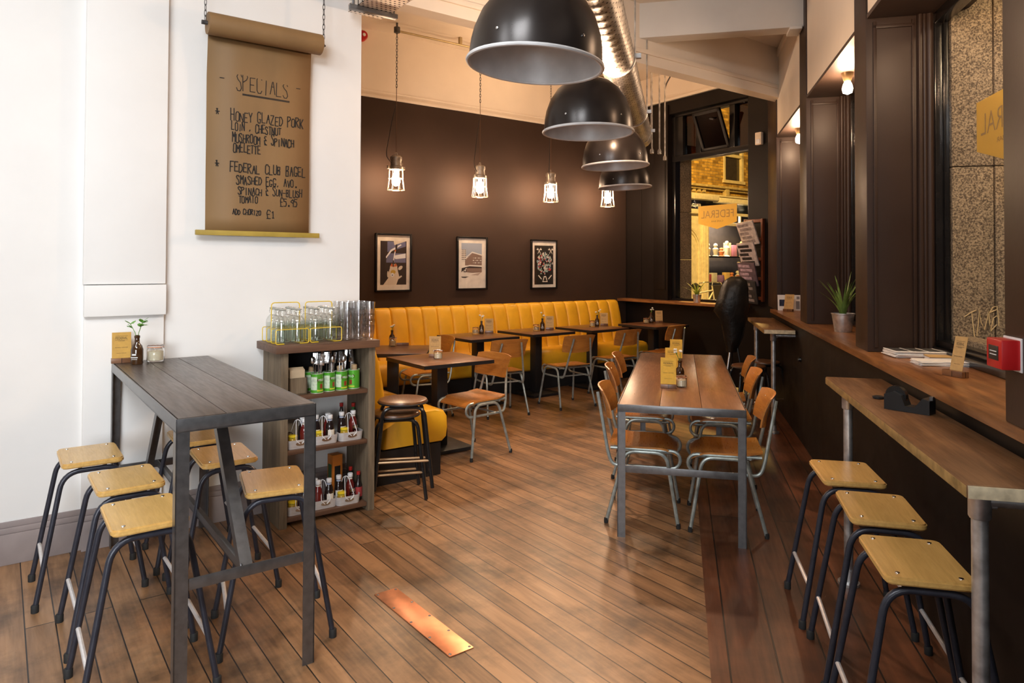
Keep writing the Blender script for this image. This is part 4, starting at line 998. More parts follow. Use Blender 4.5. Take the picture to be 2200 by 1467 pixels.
# sauce caddies
M_ket = mat('ketchup_red', (.14, .012, .010), .18, coat=.5); M_hp = mat('brown_sauce', (.018, .010, .009), .18, coat=.5); M_wcap = mat('white_cap', (.78, .78, .80), .4); M_ycap = mat('yellow_cap', (.74, .55, .02), .4); M_jarb = mat('mustard_jar', (.42, .26, .03), .2, coat=.5); M_lab = mat('cream_label', (.74, .70, .62), .6); M_blab = mat('blue_white_label', (.42, .48, .62), .6); M_rcap = mat('red_cap', (.45, .02, .015), .4)
def caddy(label):
    t = thing('sauce_caddy', label, 'caddy', 'aluminium sauce caddies'); b = bm_()
    o1 = rrect(.148, .105, .026, 4); o2 = rrect(.158, .115, .028, 4); n = len(o1)
    R0 = [b.verts.new((x, y, 0)) for x, y in o1]; R1 = [b.verts.new((x, y, .052)) for x, y in o2]; R2 = [b.verts.new((x * .975, y * .965, .052)) for x, y in o2]; R3 = [b.verts.new((x * .97, y * .96, .003)) for x, y in o1]
    for A, B in ((R0, R1), (R1, R2), (R2, R3)):
        for i in range(n): b.faces.new((A[i], A[(i + 1) % n], B[(i + 1) % n], B[i]))
    b.faces.new(R0[::-1]); b.faces.new(R3); obj('tray', b, M_alu, t)
    b = bm_()
    for s in (-1, 1): tube(b, fillet([(s * .006, -.062, .03), (s * .030, -.062, .05), (s * .012, -.01, .155), (0, 0, .162)], .03, 6), .0022, 6)
    for s in (-1, 1): tube(b, fillet([(s * .006, .062, .03), (s * .030, .062, .05), (s * .012, .01, .155), (0, 0, .162)], .03, 6), .0022, 6)
    obj('wire_handle', b, M_wcap, t)
    b = bm_(); prism(b, [(.030 * math.cos(a * PI / 8), .011 * math.sin(a * PI / 8)) for a in range(16)], 0, .002, M=Matrix.Translation((0, -.0565, .030)) @ UPR @ Matrix.Translation((0, 0, 0))); obj('embossed_badge', b, M_chrome, t)
    return t
def sauce(kind, label):
    t = thing({'k': 'ketchup_bottle', 'h': 'brown_sauce_bottle', 'm': 'mustard_jar', 's': 'seasoning_shaker'}[kind], label, 'condiment', 'condiments on the lower shelves')
    if kind == 'm':
        b = bm_(); lathe(b, [(0, 0), (.025, 0), (.027, .004), (.027, .05), (.022, .056), (0, .056)], 16); obj('jar', b, M_jarb, t)
        b = bm_(); lathe(b, [(.0245, .055), (.0265, .057), (.0265, .072), (.024, .074), (0, .074)], 16); obj('cap', b, M_ycap, t)
        b = bm_(); lathe(b, [(.0268, .0605), (.0272, .062), (.0268, .0635)], 16, cap=False); obj('cap_ring', b, M_ink, t)
    elif kind == 's':
        b = bm_(); lathe(b, [(0, 0), (.018, 0), (.019, .05), (.014, .062), (0, .062)], 14); obj('shaker_body', b, M_glass, t)
        b = bm_(); lathe(b, [(.0145, .061), (.0165, .064), (.0165, .078), (.010, .084), (0, .085)], 14); obj('cap', b, M_chrome, t)
    else:
        b = bm_(); lathe(b, [(0, 0), (.024, 0), (.0265, .005), (.0265, .085), (.022, .112), (.0135, .132), (.0135, .142), (0, .142)], 18); obj('bottle', b, M_ket if kind == 'k' else M_hp, t)
        b = bm_(); lathe(b, [(.0150, .141), (.0165, .143), (.0165, .162), (.0155, .165), (0, .165)], 16); obj('cap', b, M_wcap, t)
        b = bm_(); lathe(b, [(.0148, .120), (.0143, .133), (.0142, .138)], 16, cap=False); obj('neck_label', b, M_lab if kind == 'k' else M_blab, t)
        b = bm_(); curved_patch(b, .0267, 215, 325, .030, .078); obj('front_label', b, M_ket if kind == 'k' else M_lab, t)
    return t
cd0 = caddy(''); sp_ = {k_: sauce(k_, '') for k_ in 'khms'}; sn = {k_: 0 for k_ in 'khms'}
CD = [(1.455, 4.145, .446, 'left sauce caddy on the middle shelf'), (1.618, 4.155, .446, 'centre sauce caddy on the middle shelf'), (1.782, 4.150, .446, 'right sauce caddy on the middle shelf'), (1.458, 4.150, .0555, 'left sauce caddy on the bottom shelf'), (1.618, 4.160, .0555, 'centre sauce caddy on the bottom shelf'), (1.764, 4.145, .0555, 'right sauce caddy on the bottom shelf')]
fill = ['shkm', 'hkmh', 'hkms', 'skhm', 'hshk', 'hkms']
NM = {'k': 'ketchup bottle', 'h': 'brown sauce bottle', 'm': 'yellow-capped mustard jar', 's': 'seasoning shaker'}
for i, (x, y, z, lb) in enumerate(CD):
    o = cd0 if i == 0 else dup(cd0)
    o['label'] = 'aluminium ' + lb; putE(o, x, y, z)
    for q, kd in enumerate(fill[i]):
        c_ = sp_[kd] if sn[kd] == 0 else dup(sp_[kd]); sn[kd] += 1
        dx, dy = ((-.038, .022), (.038, .022), (.034 if kd != 'm' else -.036, -.022), (-.036 if fill[i][2] != 'm' else .034, -.022))[q]
        c_['label'] = '%s at the %s of the %s' % (NM[kd], ('back left', 'back right', 'front right' if dx > 0 else 'front left', 'front right' if dx > 0 else 'front left')[q], lb); putE(c_, x + dx, y + dy, z + .0035, (rnd.uniform(-25, 25)))
def sauce_bottle(label, body, cap, lab, h=.19, r=.024):
    t = thing('sauce_bottle', label, 'condiment', 'loose sauce bottles on the shelves')
    b = bm_(); lathe(b, [(0, 0), (r * .92, 0), (r, .005), (r, h * .52), (r * .45, h * .70), (r * .40, h * .88), (0, h * .88)], 16); obj('bottle', b, body, t)
    b = bm_(); lathe(b, [(r * .46, h * .875), (r * .5, h * .89), (r * .5, h * .99), (0, h)], 14); obj('cap', b, cap, t)
    b = bm_(); curved_patch(b, r + .0004, 200, 340, h * .12, h * .46); obj('front_label', b, lab, t)
    return t
M_greenb = mat('green_glass', (.03, .12, .03), .15, coat=.5); M_rlab = mat('red_label', (.42, .05, .05), .5)
putE(sauce_bottle('slim red-capped sauce bottle with a white label, right end of the middle shelf', M_greenb, M_rcap, M_lab, .205), 1.848, 4.235, .446)
putE(sauce_bottle('dark bottle with a red cap behind the right caddy, middle shelf', M_hp, M_rcap, M_rlab, .20), 1.795, 4.30, .446)
putE(sauce_bottle('dark soy bottle with a red label, left of the pair on the bottom shelf', M_hp, M_rcap, M_rlab, .185), 1.838, 4.245, .0555)
putE(sauce_bottle('red-necked sauce bottle at the far right of the bottom shelf', M_hp, M_rcap, M_rlab, .175), 1.852, 4.155, .0555)
ob = thing('sauce_carton', 'tall orange carton standing at the back of the bottom shelf', 'carton'); putE(ob, 1.765, 4.325, .0555, 5)
b = bm_(); box(b, -.035, .035, -.035, .035, 0, .26, .002); obj('carton', b, mat('orange_carton', (.62, .19, .025), .5), ob)
b = bm_(); box(b, -.02, .02, -.0358, -.035, .06, .19); obj('bottle_picture', b, M_ink, ob); b = bm_(); box(b, -.0358, -.035, -.022, .022, .08, .2); obj('side_print', b, mat('green_print', (.05, .12, .05), .5), ob)

# ================================================================ SPECIALS SCROLL
sc = thing('specials_scroll', 'brown paper specials menu unrolled on the white wall', 'menu scroll'); place(sc, 'E', 0, 0, 0)
b = bm_(); lathe(b, [(.012, .957), (.064, .957), (.065, .962), (.065, 1.632), (.064, 1.637), (.012, 1.637)], 28, (0, 4.30, 2.938), axis='X'); obj('paper_roll', b, M_paper, sc)
b = bm_(); lathe(b, [(0, .925), (.013, .925), (.013, .957), (.02, .958), (.02, .962)], 12, (0, 4.30, 2.938), axis='X'); lathe(b, [(0, 1.637), (.006, 1.637), (.006, 1.668), (0, 1.668)], 8, (0, 4.30, 2.938), axis='X'); lathe(b, [(0, 1.652), (.012, 1.653), (.012, 1.66), (0, 1.661)], 8, (0, 4.30, 2.938), axis='X'); obj('spindle', b, M_dsteel, sc)
b = bm_(); nz_ = 14; A = []
for i in range(nz_ + 1):
    z = 2.90 - (2.90 - 1.735) * i / nz_; y = 4.362 + .020 * min(1, i / 3); A.append([b.verts.new((x, y + .0015 * math.sin(i * .9 + x * 5), z)) for x in (.974, 1.18, 1.39, 1.598)])
for p, q in zip(A[:-1], A[1:]):
    for i in range(3): b.faces.new((p[i], q[i], q[i + 1], p[i + 1]))
sheet_ = obj('paper_sheet', b, M_paper, sc); md = sheet_.modifiers.new('thickness', 'SOLIDIFY'); md.thickness = .0012
b = bm_(); box(b, .920, 1.665, 4.366, 4.390, 1.708, 1.738, .003); obj('weight_bar', b, mat('mustard_batten', (.40, .28, .05), .5), sc)
for x, n_ in ((.945, 0), (1.655, 1)):
    b = bm_(); chain(b, (x, 4.30, 3.33), (x, 4.30, 2.945), link=.042, r=.0022, w=.011); obj('hanging_chain', b, M_dsteel, sc)
# hand-drawn capitals, each stroke a polyline on a 4 x 6 grid
F = {'A': '0026 2640 1333', 'B': '0006 0636 3634 3403 0333 3330 3000', 'C': '4536 3616 1605 0501 0110 1030 3041', 'D': '0006 0626 2644 4442 4220 2000', 'E': '4606 0600 0040 0333', 'F': '4606 0600 0333', 'G': '4536 3616 1605 0501 0110 1030 3042 4222', 'H': '0006 4046 0343', 'I': '2026', 'K': '0006 4602 1340', 'L': '0600 0040', 'M': '0006 0623 2346 4640', 'N': '0006 0640 4046', 'O': '1636 3645 4541 4130 3010 1001 0105 0516', 'P': '0006 0636 3645 4534 3403', 'R': '0006 0636 3645 4534 3403 1340', 'S': '4536 3616 1605 0514 1433 3341 4130 3010 1001', 'T': '0646 2620', 'U': '0601 0110 1030 3041 4146', 'V': '0620 2046', 'Y': '0623 4623 2320', 'Z': '0646 4600 0040', '1': '1526 2620 1030', '5': '4606 0604 0434 3442 4230 3000', '9': '4333 3304 0415 1536 3645 4540', '.': '2021 2131 3130', ',': '2110', '-': '0343', '*': '0343 1125 3115 ', '&': '4010 1003 0333 3305 0516 1636 1130', '£': '4536 3616 1604 0410 0333 0040'}
def ribbon(b, p, q, w, y):
    d = Vector((q[0] - p[0], q[1] - p[1])); L = max(d.length, 1e-5); d /= L; n = Vector((-d.y, d.x)) * w; e = d * w * .6
    a = [Vector(p) - e + n, Vector(p) - e - n, Vector(q) + e - n, Vector(q) + e + n]
    vs = [b.verts.new((v.x, yy, v.y)) for yy in (y, y - .0007) for v in a]
    b.faces.new(vs[4:]); b.faces.new(vs[:4][::-1])
    for i in range(4): b.faces.new((vs[i], vs[(i + 1) % 4], vs[4 + (i + 1) % 4], vs[4 + i]))
rh = random.Random(9)
def script(b, s, x0, x1, z, h, w):
    st = (x1 - x0) / len(s)
    if len(s) == 1 and s == '-': st = x1 - x0
    for i, ch in enumerate(s):
        jx, jz, sc_, sl = rh.uniform(-.06, .06) * st, rh.uniform(-.08, .10) * h, rh.uniform(.88, 1.12), rh.uniform(-.06, .10)
        big = 1.18 if i == 0 or s[i - 1] == ' ' else 1.0
        for k in F.get(ch, '').split():
            P_ = []
            for a, c in ((k[0], k[1]), (k[2], k[3])):
                u, v = int(a) / 4, int(c) / 6 * sc_ * big; P_.append((x0 + i * st + jx + st * .72 * (u + sl * v), z + jz + h * v))
            ribbon(b, P_[0], P_[1], w, 4.3797)
for t_, x0, x1, z, h in [('SPECIALS', 1.143, 1.466, 2.59, .095), ('-', 1.047, 1.081, 2.624, .045), ('-', 1.508, 1.541, 2.632, .048)]: 
    b = bm_(); script(b, t_, x0, x1, z, h, .0023); obj('handwriting', b, M_ink, sc, smooth=0)
b = bm_(); ribbon(b, (1.18, 2.572), (1.465, 2.566), .0028, 4.3797); ribbon(b, (1.18, 2.566), (1.465, 2.560), .0022, 4.3797); obj('underline', b, M_ink, sc, smooth=0)
for t_, x0, x1, z, h in [('HONEY GLAZED PORK', 1.114, 1.561, 2.405, .056), ('LOIN , CHESTNUT', 1.118, 1.419, 2.345, .046), ('MUSHROOM & SPINACH', 1.122, 1.502, 2.275, .050), ('OMELETTE', 1.128, 1.294, 2.215, .050), ('*', 1.025, 1.055, 2.425, .045), ('*', 1.028, 1.056, 2.11, .042), ('FEDERAL CLUB BAGEL', 1.111, 1.579, 2.095, .054), ('SMASHED EGG, AVO.', 1.149, 1.524, 2.022, .044), ('SPINACH & SUN-BLUSH', 1.158, 1.556, 1.961, .044), ('TOMATO', 1.164, 1.28, 1.910, .040), ('£5.95', 1.414, 1.527, 1.901, .044), ('ADD CHORIZO', 1.129, 1.298, 1.838, .030), ('£1', 1.331, 1.392, 1.822, .044)]:
    b = bm_(); script(b, t_, x0, x1, z, h, .0029); obj('handwriting', b, M_ink, sc, smooth=0)

# ================================================================ PICTURES
def picture(label, x, w, h, z0, art):
    t = thing('framed_picture', label, 'picture', 'framed pictures above the banquette'); place(t, 'E', x, 7.45, z0)
    b = bm_(); f = .022
    box(b, -w / 2, w / 2, -.03, 0, 0, f, .003); box(b, -w / 2, w / 2, -.03, 0, h - f, h, .003); box(b, -w / 2, -w / 2 + f, -.03, 0, 0, h, .003); box(b, w / 2 - f, w / 2, -.03, 0, 0, h, .003); obj('frame', b, M_gloss, t)
    b = bm_(); box(b, -w / 2 + .01, w / 2 - .01, -.014, -.004, .01, h - .01); obj('mount', b, mat('cream_mount', (.80, .74, .66), .7), t)
    cols, polys = art; b = bm_()
    for k, (mi, pts) in enumerate(polys):
        y = -.0142 - .00012 * k
        vs = [b.verts.new((px * w - w / 2, y, pz * h)) for px, pz in pts]
        try: fc = b.faces.new(vs); fc.material_index = mi
        except Exception: pass
    me = bpy.data.meshes.new('artwork'); b.to_mesh(me); b.free(); obj('artwork', me, [mat('art_%d%d%d' % tuple(int(c * 99) for c in cc), cc, .6, var=0) for cc in cols], t, smooth=0)
    b = bm_(); box(b, -w / 2 + .015, w / 2 - .015, -.024, -.022, .015, h - .015); obj('glass', b, pane('picture_glass', gloss=.05), t)
def ell(cx, cy, rx, ry, rot=0, n=12):
    r = math.radians(rot); return [(cx + rx * math.cos(a) * math.cos(r) - ry * math.sin(a) * math.sin(r), cy + rx * math.cos(a) * math.sin(r) + ry * math.sin(a) * math.cos(r)) for a in [k * 2 * PI / n for k in range(n)]]
def rc(x0, y0, x1, y1): return [(x0, y0), (x1, y0), (x1, y1), (x0, y1)]
a1 = ([(.035, .022, .02), (.70, .62, .52), (.62, .16, .05), (.55, .36, .06), (.16, .17, .30), (.82, .84, .88)],
      [(0, rc(.14, .12, .86, .87)), (4, [(.30, .50), (.84, .50), (.84, .66), (.40, .66), (.30, .55)]), (4, [(.33, .68), (.84, .78), (.84, .86), (.33, .86)]), (5, [(.55, .56), (.84, .58), (.84, .66), (.5, .62)]), (1, [(.52, .80), (.84, .87), (.5, .87)]), (5, [(.30, .57), (.44, .69), (.72, .80), (.70, .82), (.42, .72), (.29, .60)]),
       (1, [(.22, .12), (.36, .24), (.38, .36), (.42, .44), (.60, .44), (.62, .36), (.66, .26), (.58, .12)]), (1, ell(.35, .30, .025, .055)), (1, [(.60, .20), (.74, .26), (.72, .28), (.58, .23)]), (1, ell(.69, .41, .065, .032, 20)), (1, ell(.50, .42, .10, .06)), (2, [(.41, .44), (.45, .49), (.50, .45), (.56, .49), (.61, .44), (.5, .425)]), (3, ell(.49, .34, .07, .035)), (5, ell(.47, .29, .05, .035)), (4, ell(.47, .285, .018, .012)),
       (0, [(.475, .43), (.505, .43), (.505, .54), (.475, .54)]), (5, [(.485, .54), (.515, .54), (.555, .70), (.53, .70)]), (2, [(.525, .69), (.56, .69), (.565, .72), (.53, .72)]), (0, ell(.575, .77, .028, .05, -15))])
a2 = ([(.80, .74, .66), (.38, .43, .52), (.28, .19, .15), (.85, .82, .76), (.05, .035, .03), (.50, .40, .34)],
      [(1, rc(.15, .62, .82, .88)), (0, [(.15, .52), (.30, .52), (.30, .76), (.15, .76)]), (5, [(.27, .56), (.50, .70), (.50, .55), (.27, .48)]), (2, [(.27, .55), (.27, .46), (.82, .46), (.82, .66), (.50, .69)]), (3, [(.26, .60), (.50, .72), (.82, .665), (.82, .645), (.50, .70), (.26, .58)]), (3, [(.18, .43), (.42, .47), (.82, .46), (.82, .44), (.42, .45), (.18, .41)]), (4, [(.16, .41), (.42, .445), (.82, .43), (.82, .41), (.3, .41), (.15, .33)]), (2, [(.2, .34), (.34, .41), (.82, .41), (.82, .33), (.5, .32)]), (4, [(.14, .25), (.40, .25), (.28, .225), (.18, .23)]), (4, ell(.27, .36, .05, .03)), (3, ell(.27, .365, .025, .018)), (5, [(.45, .28), (.8, .33), (.7, .27)])] +
      [(4, rc(.16 + .05 * i, .74 - .035 * j, .19 + .05 * i, .755 - .035 * j)) for i in range(3) for j in range(6)] + [(3 if (i + j) % 2 else 5, rc(.52 + .06 * i, .50 + .045 * j, .555 + .06 * i, .52 + .045 * j)) for i in range(5) for j in range(3)])
ra = random.Random(3); ps = [(0, rc(.14, .09, .86, .88))]
for i in range(190):
    a, q = ra.uniform(0, 2 * PI), math.sqrt(ra.uniform(.0, 1)); cx, cy = .5 + .29 * q * math.cos(a), .53 + .20 * q * math.sin(a) - (.04 * q if math.sin(a) < 0 and abs(math.cos(a)) < .5 else 0)
    ps.append((ra.choice((1, 1, 2, 2, 3, 4)), ell(cx, cy, ra.uniform(.015, .035), ra.uniform(.008, .018), ra.uniform(0, 180), 7)))
for cx in (.28, .72): ps += [(1, ell(cx, .77, .10, .008, 45, 6)), (1, ell(cx, .77, .10, .008, 135, 6)), (1, ell(cx - .07, .80, .022, .016)), (1, ell(cx + .07, .80, .022, .016))]
ps += [(1, [(.46, .26), (.54, .26), (.60, .14), (.40, .14)]), (0, [(.48, .24), (.52, .24), (.57, .155), (.43, .155)]), (1, [(.24, .27), (.26, .285), (.38, .205), (.36, .19)]), (1, [(.76, .27), (.74, .285), (.62, .205), (.64, .19)]), (0, ell(.43, .56, .06, .022)), (0, ell(.60, .53, .06, .022)), (1, ell(.5, .45, .02, .05))]
a3 = ([(.022, .018, .014), (.75, .70, .62), (.35, .50, .46), (.62, .03, .03), (.30, .34, .42)], ps)
picture('framed picture of a pale animal reaching for a match, leftmost on the dark wall', 3.735, .47, .685, 1.217, a1)
picture('framed drawing of a corner building under a blue sky, middle of the three', 4.835, .46, .672, 1.22, a2)
picture('framed cluster of red and teal shapes on black, right-hand picture', 6.005, .46, .672, 1.212, a3)

# ================================================================ CEILING FITTINGS
M_bulb = mat('hot_bulb', (1, .9, .7), .3, var=0, emit=(1.0, .68, .43, 300)); M_bulb2 = mat('hot_bare_bulb', (1, .9, .7), .3, var=0, emit=(1.0, .66, .41, 360))
M_cast = mat('cast_lamp_body', (.34, .29, .24), .45, .6, var=.15, vscale=30); M_cage = mat('lamp_cage_wire', (.62, .55, .46), .4, .5)
def cage_lamp(label):
    """origin on the lamp's axis at the foot of the cage"""
    t = thing('cage_pendant', label, 'lamp', 'caged pendant lamps before the dark wall')
    b = bm_(); lathe(b, [(0, .235), (.075, .235), (.082, .245), (.082, .265), (.062, .275), (.058, .33), (.066, .345), (.066, .375), (.05, .39), (0, .392)], 18)
    for s in (-1, 1): box(b, *sorted((s * .078, s * .108)), -.012, .012, .238, .275, .004); lathe(b, [(0, 0), (.016, 0), (.016, .02), (0, .022)], 10, (s * .055, 0, .30), axis='X')
    obj('lamp_body', b, M_cast, t)
    b = bm_(); tube(b, [(.014 * math.cos(a * PI / 8), 0, .405 + .024 * math.sin(a * PI / 8)) for a in range(16)], .0035, 6, closed=True); obj('hanging_eye', b, M_cast, t)
    b = bm_(); lathe(b, [(0, .052), (.030, .060), (.046, .09), (.048, .13), (.036, .175), (.024, .205), (.022, .236)], 16, cap=False); obj('bulb', b, M_bulb, t, smooth=85)
    b = bm_()
    for k in range(8):
        a = k * PI / 4; c, s = math.cos(a), math.sin(a); tube(b, [(c * .080, s * .080, .24), (c * .083, s * .083, .12), (c * .098, s * .098, .01), (c * .05, s * .05, .003)], .0038, 6)
    for r_, z in ((.0825, .14), (.098, .010), (.05, .003)): tube(b, [(r_ * math.cos(a * PI / 12), r_ * math.sin(a * PI / 12), z) for a in range(24)], .0038, 6, closed=True)
    obj('wire_cage', b, M_cage, t)
    b = bm_(); tube(b, [(0, 0, .43), (0, 0, 1.17)], .0035, 6); obj('flex', b, mat('brown_flex', (.10, .045, .02), .7), t)
    b = bm_(); chain(b, (0, 0, .43), (0, 0, 1.19), link=.05, r=.002, w=.008) if False else chain(b, (0, 0, 1.16), (0, 0, 1.83), link=.045, r=.003, w=.014); obj('chain', b, M_dsteel, t)
    return t
cl0 = cage_lamp('')
for i, (x, z, lb) in enumerate(((3.565, 2.362, 'caged pendant lamp above the leftmost picture'), (4.691, 2.352, 'caged pendant lamp above the middle picture'), (5.803, 2.355, 'caged pendant lamp above the right-hand picture'), (6.83, 2.348, 'caged pendant lamp hanging under the smallest black dome, by the end wall'))):
    o = cl0 if i == 0 else dup(cl0)
    o['label'] = lb; place(o, 'E', x, 7.05, z, i * 20)
    if i == 0:
        b = bm_(); tube(b, fillet([(0, 0, .98), (-.05, 0, .80), (-.12, 0, .42), (-.115, 0, .37), (-.06, 0, .31)], .06, 4), .004, 6); obj('loose_flex', b, M_blk, o)
cn = thing('ceiling_conduit', 'steel conduit with a junction box along the top of the picture wall', 'conduit'); place(cn, 'E')
b = bm_(); tube(b, [(3.58, 7.05, 4.16), (7.3, 7.05, 4.16)], .013, 8)
for x in (4.4, 5.4, 6.5): box(b, x - .015, x + .015, 7.03, 7.07, 4.16, 4.25)
obj('pipe', b, mat('brass_conduit', (.42, .33, .18), .4, .6), cn)
for x in (3.565, 4.691, 5.803, 6.83):
    b = bm_(); lathe(b, [(0, 4.14), (.035, 4.14), (.035, 4.20), (0, 4.205)], 12, (x, 7.05, 0)); lathe(b, [(0, 4.20), (.012, 4.20), (.012, 4.25)], 8, (x, 7.05, 0)); obj('junction_box', b, M_dsteel, cn)
fa = thing('fire_alarm', 'red fire alarm sounder high up by the edge of the white wall', 'alarm'); place(fa, 'E', 3.31, 7.44, 4.15)
b = bm_(); lathe(b, [(0, -.075), (.045, -.075), (.058, -.05), (.062, 0), (0, 0)], 20, axis='Y'); obj('sounder', b, M_red, fa); b = bm_(); lathe(b, [(0, -.085), (.018, -.085), (.02, -.074)], 10, axis='Y'); obj('centre_cap', b, M_wcap, fa)

M_dome = mat('black_dome_enamel', (.024, .018, .016), .30, .35, var=.05, vscale=8); M_in = mat('dull_aluminium_reflector', (.72, .72, .73), .42, .30, var=.10, vscale=6)
def dome(label):
    t = thing('dome_pendant', label, 'lamp', 'row of black dome pendants'); R = .24
    pr = [(R, 0), (R * 1.0, .02), (R * .985, .07), (R * .95, .115), (R * .86, .175), (R * .70, .232), (R * .50, .272), (R * .30, .292), (.055, .30), (.05, .33), (.03, .35), (0, .352)]
    b = bm_(); lathe(b, pr, 40, cap=False); obj('shade', b, M_dome, t, smooth=50)
    b = bm_(); lathe(b, [(r_ - .004 if r_ > .01 else 0, z - .003 if z > .05 else z) for r_, z in pr[:8]] + [(0, .288)], 40, cap=False); obj('reflector', b, M_in, t, smooth=50)
    b = bm_(); tube(b, [(R * 1.012 * math.cos(a * PI / 24), R * 1.012 * math.sin(a * PI / 24), .001) for a in range(48)], .0075, 8, closed=True); obj('rim', b, M_in, t)
    for a in (.7, 2.6, 4.1, 5.4):
        b = bm_(); lathe(b, [(.005, 0), (.005, .004), (0, .005)], 8, (R * .985, 0, .06), axis='X')
        o = obj('screw', b, M_chrome, t); o.rotation_euler = (0, 0, a)
    b = bm_(); lathe(b, [(0, .16), (.022, .16), (.024, .28), (0, .285)], 14); obj('lamp_holder', b, M_cast, t)
    return t
dm0 = dome('')
for i, (x, y, z, tilt, lb) in enumerate(((.080, 2.50, 2.257, 4, 'nearest and largest-looking black dome pendant, cut by the top of the photo'), (.412, 3.79, 2.262, 0, 'second black dome pendant in the row from the camera'), (.760, 5.14, 2.270, -2, 'third black dome pendant in the row from the camera'), (1.058, 6.54, 2.270, -2, 'farthest, smallest-looking black dome pendant'))):
    o = dm0 if i == 0 else dup(dm0)
    o['label'] = lb; o.location = (x, y, z); o.rotation_euler = (0, math.radians(tilt), 0)
    b = bm_(); chain(b, (0, 0, .345), (.10, .02, .96), link=.042, r=.0036, w=.013); obj('chain', b, M_dsteel, o)
    b = bm_(); tube(b, [(0, 0, .35), (.012, 0, .5), (.03, .01, .75), (.02, .02, 1.0), (.05, .02, 1.25)], .0042, 6); obj('flex', b, M_blk, o)
    if i == 2:
        b = bm_(); tube(b, [(-.05, 0, .36), (.0, 0, .44), (.005, 0, .49)], .005, 6); lathe(b, [(0, .49), (.012, .50), (.014, .53), (.032, .535), (.034, .60), (.028, .62), (.012, .63), (.010, .67), (0, .675)], 14, (.005, 0, 0)); tube(b, [(.005, 0, .67), (-.02, 0, .78), (-.05, 0, .85)], .004, 6); obj('cable_coupler', b, M_cast, o)
# spiral duct and cable tray
du = thing('spiral_duct', 'round perforated metal duct running along the ceiling above the dome pendants', 'duct'); place(du, 'R', -.405, 0, 2.90)
b = bm_(); rings = []; SG = 28
for j in range(0, 401):
    y = -1.0 + j * .02125; r_ = .118 + (.0028 if j % 5 == 0 else 0); rings.append([b.verts.new((r_ * math.cos(k * 2 * PI / SG), y, r_ * math.sin(k * 2 * PI / SG))) for k in range(SG)])
for a, c in zip(rings[:-1], rings[1:]):
    for k in range(SG): b.faces.new((a[k], a[(k + 1) % SG], c[(k + 1) % SG], c[k]))
b.faces.new(rings[0]); b.faces.new(rings[-1][::-1]); obj('duct_tube', b, perforated('perforated_duct_metal', (.66, .62, .58), .034, .17, round_=True), du)
for y in (.6, 2.6, 4.6, 6.3, 7.2):
    b = bm_(); tube(b, [(.12, y, 0), (.12, y, .95 if y < 4.5 else 1.34)], .006, 6); tube(b, [(.123 * math.cos(a * PI / 14), y, .123 * math.sin(a * PI / 14)) for a in range(28)], .006, 6, closed=True); box(b, .105, .16, y - .015, y + .015, -.01, .02); obj('hanger', b, M_galv, du)
pp = thing('ceiling_pipework', 'thin pipes dropping from the ceiling past the end of the duct', 'pipes'); place(pp, 'R', -.28, 7.3, 0)
for x, y in ((0, 0), (.075, .05), (.12, .5)):
    b = bm_(); tube(b, [(x, y, 2.72), (x, y, 4.24)], .009, 6); lathe(b, [(0, 2.68), (.02, 2.69), (.02, 2.72), (.012, 2.74)], 8, (x, y, 0)); obj('drop_pipe', b, M_galv, pp)
b = bm_(); tube(b, [(-.06, 0, 3.95), (.075, .02, 3.95)], .012, 6); tube(b, fillet([(.12, .5, 3.0), (.12, .5, 3.5), (.32, .6, 3.9), (.32, .6, 4.24)], .06), .008, 6); obj('bracket_pipe', b, M_dsteel, pp)
tr = thing('cable_tray', 'perforated white cable tray hanging at the top of the white wall', 'tray'); place(tr, 'E', 1.95, 0, 3.205)
b = bm_(); box(b, -.115, .125, 1.2, 4.335, 0, .003); box(b, -.115, -.112, 1.2, 4.335, 0, .05); box(b, .122, .125, 1.2, 4.335, 0, .05); obj('tray', b, perforated('perforated_tray_metal', (.80, .74, .68), .032, .24, rough=.5), tr)
for y in (4.20, 3.2):
    b = bm_(); box(b, -.16, .17, y - .02, y + .02, -.03, 0, .002); tube(b, [(-.14, y, -.02), (-.14, y, .64)], .006, 6); tube(b, [(.15, y, -.02), (.15, y, .64)], .006, 6); obj('hanger_bar', b, M_steel, tr)
# bare bulbs under the bay soffits
def bare_bulb(label):
    t = thing('bare_bulb_lamp', label, 'lamp', 'bare bulbs under the window soffits')
    b = bm_(); lathe(b, [(0, 0), (.042, 0), (.040, -.012), (.026, -.055), (.020, -.062), (0, -.062)], 18); obj('lamp_holder', b, mat('brass_holder', (.36, .24, .12), .35, .8), t)
    b = bm_(); lathe(b, [(.018, -.06), (.030, -.085), (.036, -.115), (.030, -.142), (0, -.155)], 16, cap=False); obj('bulb', b, M_bulb2, t, smooth=85); return t
bb = bare_bulb('bare glowing bulb under the soffit of the middle window bay'); place(bb, 'R', 1.165, 5.39, 2.92)
bb2 = dup(bb, 'bare glowing bulb under the soffit of the farthest window bay'); place(bb2, 'R', 1.165, 7.47, 2.92)
bb3 = dup(bb, 'bare bulb in the nearest window bay, above the top of the photo'); place(bb3, 'R', 1.165, 3.30, 2.92)
pi_ = thing('motion_sensor', 'small white motion sensor high in the corner by the end window', 'sensor'); place(pi_, 'W', 2.52, -.005, 3.02)
b = bm_(); box(b, -.045, .045, -.05, 0, 0, .155, .012); obj('sensor_case', b, mat('ivory_plastic', (.78, .66, .52), .4), pi_); b = bm_(); box(b, -.028, .028, -.055, -.046, .015, .07, .006); obj('lens', b, M_wcap, pi_)

